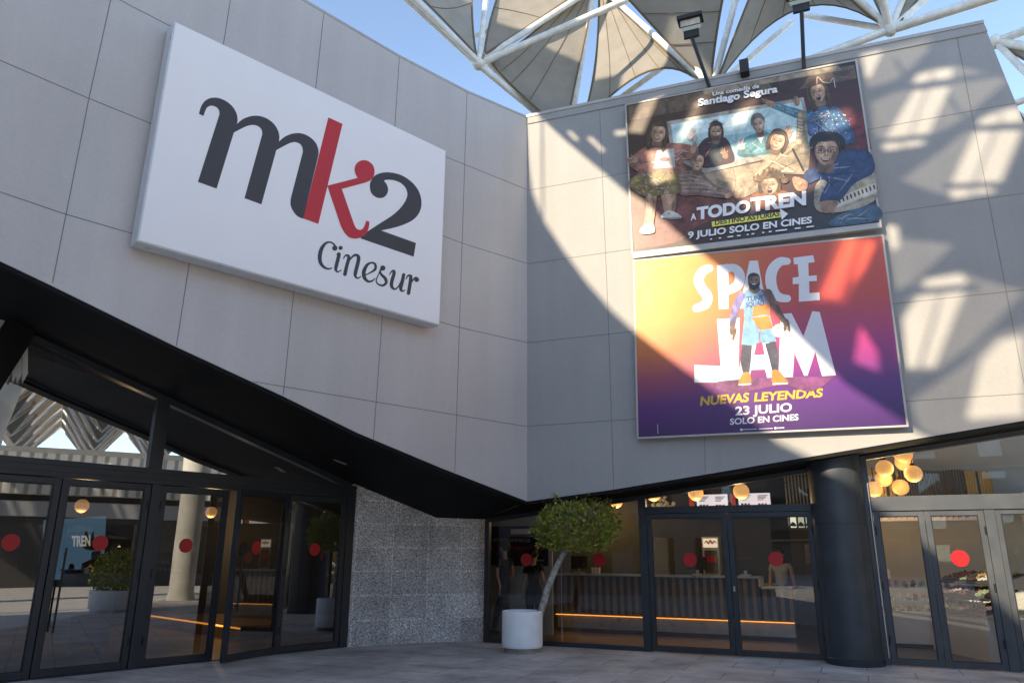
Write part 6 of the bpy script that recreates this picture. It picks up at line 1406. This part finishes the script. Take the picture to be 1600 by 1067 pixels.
concrete_column(286, 905, 17, 'flared pale concrete column mirrored in the third pane of the entrance', 8.2, .42, .8)
concrete_column(420, 880, 19, 'flared pale concrete column mirrored behind the half open door', 8.0)
concrete_column(-75, 905, 19, 'flared pale concrete column mirrored at the left edge of the entrance', 8.4)
q = mir(186, 912, 12.5); q.z = 0
p2 = thing('planter_tub', q, 'wide pale tub on the plaza mirrored in the left entrance door', 'planter')
MB().lathe(q, [(0, 0), (.62, 0), (.70, .1), (.72, .55), (.66, .56), (.64, .45), (0, .45)], 40).build('bowl', M['pot'], p2, smooth=True)
bs = thing('shrub', q + Vector((0, 0, .45)), 'bushy green shrub growing in the wide tub', 'shrub'); lf = MB()
for i in range(900):
    d = Vector((rng.gauss(0, 1), rng.gauss(0, 1), rng.gauss(0, 1))).normalized(); p = q + Vector((d.x * .8, d.y * .8, 1.05 + d.z * .6)) * 1.0 - d * rng.uniform(0, .25)
    for k in range(3): leaf_at(p, d + Vector((rng.uniform(-.8, .8), rng.uniform(-.8, .8), rng.uniform(-.3, .8))), rng.uniform(.08, .14))
lf.build('foliage', M['leaf'], bs, weld=False); MB().tube([q + Vector((0, 0, .4)), q + Vector((0, 0, 1.0))], .05, 8).build('stem', M['bark'], bs)
# scaffolding mast far behind
cr = mir(305, 700, 70); t = thing('tower_crane', Vector((cr.x, cr.y, 0)), 'red lattice tower crane mast far beyond the plaza', 'crane'); mb = MB(); B_ = Vector((cr.x, cr.y, 0))
for sx in (-.7, .7):
    for sy in (-.7, .7): mb.tube([B_ + Vector((sx, sy, 0)), B_ + Vector((sx, sy, 34))], .09, 6)
for k in range(17):
    z_ = k * 2.0
    for sgn_ in (-1, 1): mb.tube([B_ + Vector((-.7 * sgn_, -.7, z_)), B_ + Vector((.7 * sgn_, -.7, z_ + 2))], .05, 5); mb.tube([B_ + Vector((-.7, -.7 * sgn_, z_)), B_ + Vector((-.7, .7 * sgn_, z_ + 2))], .05, 5)
mb.build('mast', M['red'], t); MB().tube([B_ + Vector((-8, 0, 34)), B_ + Vector((28, 6, 34))], .35, 6).build('jib', M['red'], t)
# rows of tensile modules over the far plaza
ms = 4.6; dirm = (mir(120, 640, 10) - mir(120, 640, 9)); dirm.z = 0; dirm.normalize(); sdm = Vector((-dirm.y, dirm.x, 0))
base = G1.hit(110, 640); base.z = 0; ZL, ZU = 8.3, 11.3
m0 = None
for i in range(8):
    for j in range(-4, 4):
        p = base + dirm * (23 + i * ms) + sdm * (j * ms + 1.5)
        if (p - at_z(800, 1000, 0)).length < 6: continue
        loc = Vector((p.x, p.y, 0))
        if m0 is None:
            m0 = thing('canopy_module', loc, 'four-sided shade sail module of the far canopy mirrored in the upper entrance glass', 'canopy module', 'rows of shade sail modules across the plaza')
            low = loc + Vector((0, 0, ZL)); tops = [loc + dirm * (ms / 2 * a_) + sdm * (ms / 2 * b_) + Vector((0, 0, ZU)) for a_, b_ in ((-1, -1), (1, -1), (1, 1), (-1, 1))]
            for k in range(4):
                A0, A1 = tops[k], tops[(k + 1) % 4]; mid = (A0 + A1) / 2; cen_ = (A0 + A1 + low) / 3
                mb = MB(); L0, L1 = A0.lerp(mid, .22), A1.lerp(mid, .22); rows = []
                for r_ in range(5):
                    tq = r_ / 4; e0_ = L0.lerp(low, tq) ; e1_ = L1.lerp(low, tq); sg_ = Vector((0, 0, -.25 * math.sin(math.pi * tq)))
                    rows.append([e0_.lerp(e1_, c / 4) + sg_ * math.sin(math.pi * c / 4) for c in range(5)])
                mb.mesh([p_ for r_ in rows for p_ in r_], [[r_ * 5 + c, r_ * 5 + c + 1, r_ * 5 + c + 6, r_ * 5 + c + 5] for r_ in range(4) for c in range(4)]); mb.build('membrane', M['sail'], m0)
                MB().tube([low, A0], .07, 6).build('strut', M['steel'], m0); MB().tube([A0, A1], .06, 6).build('strut', M['steel'], m0)
        else: dup(m0, loc)
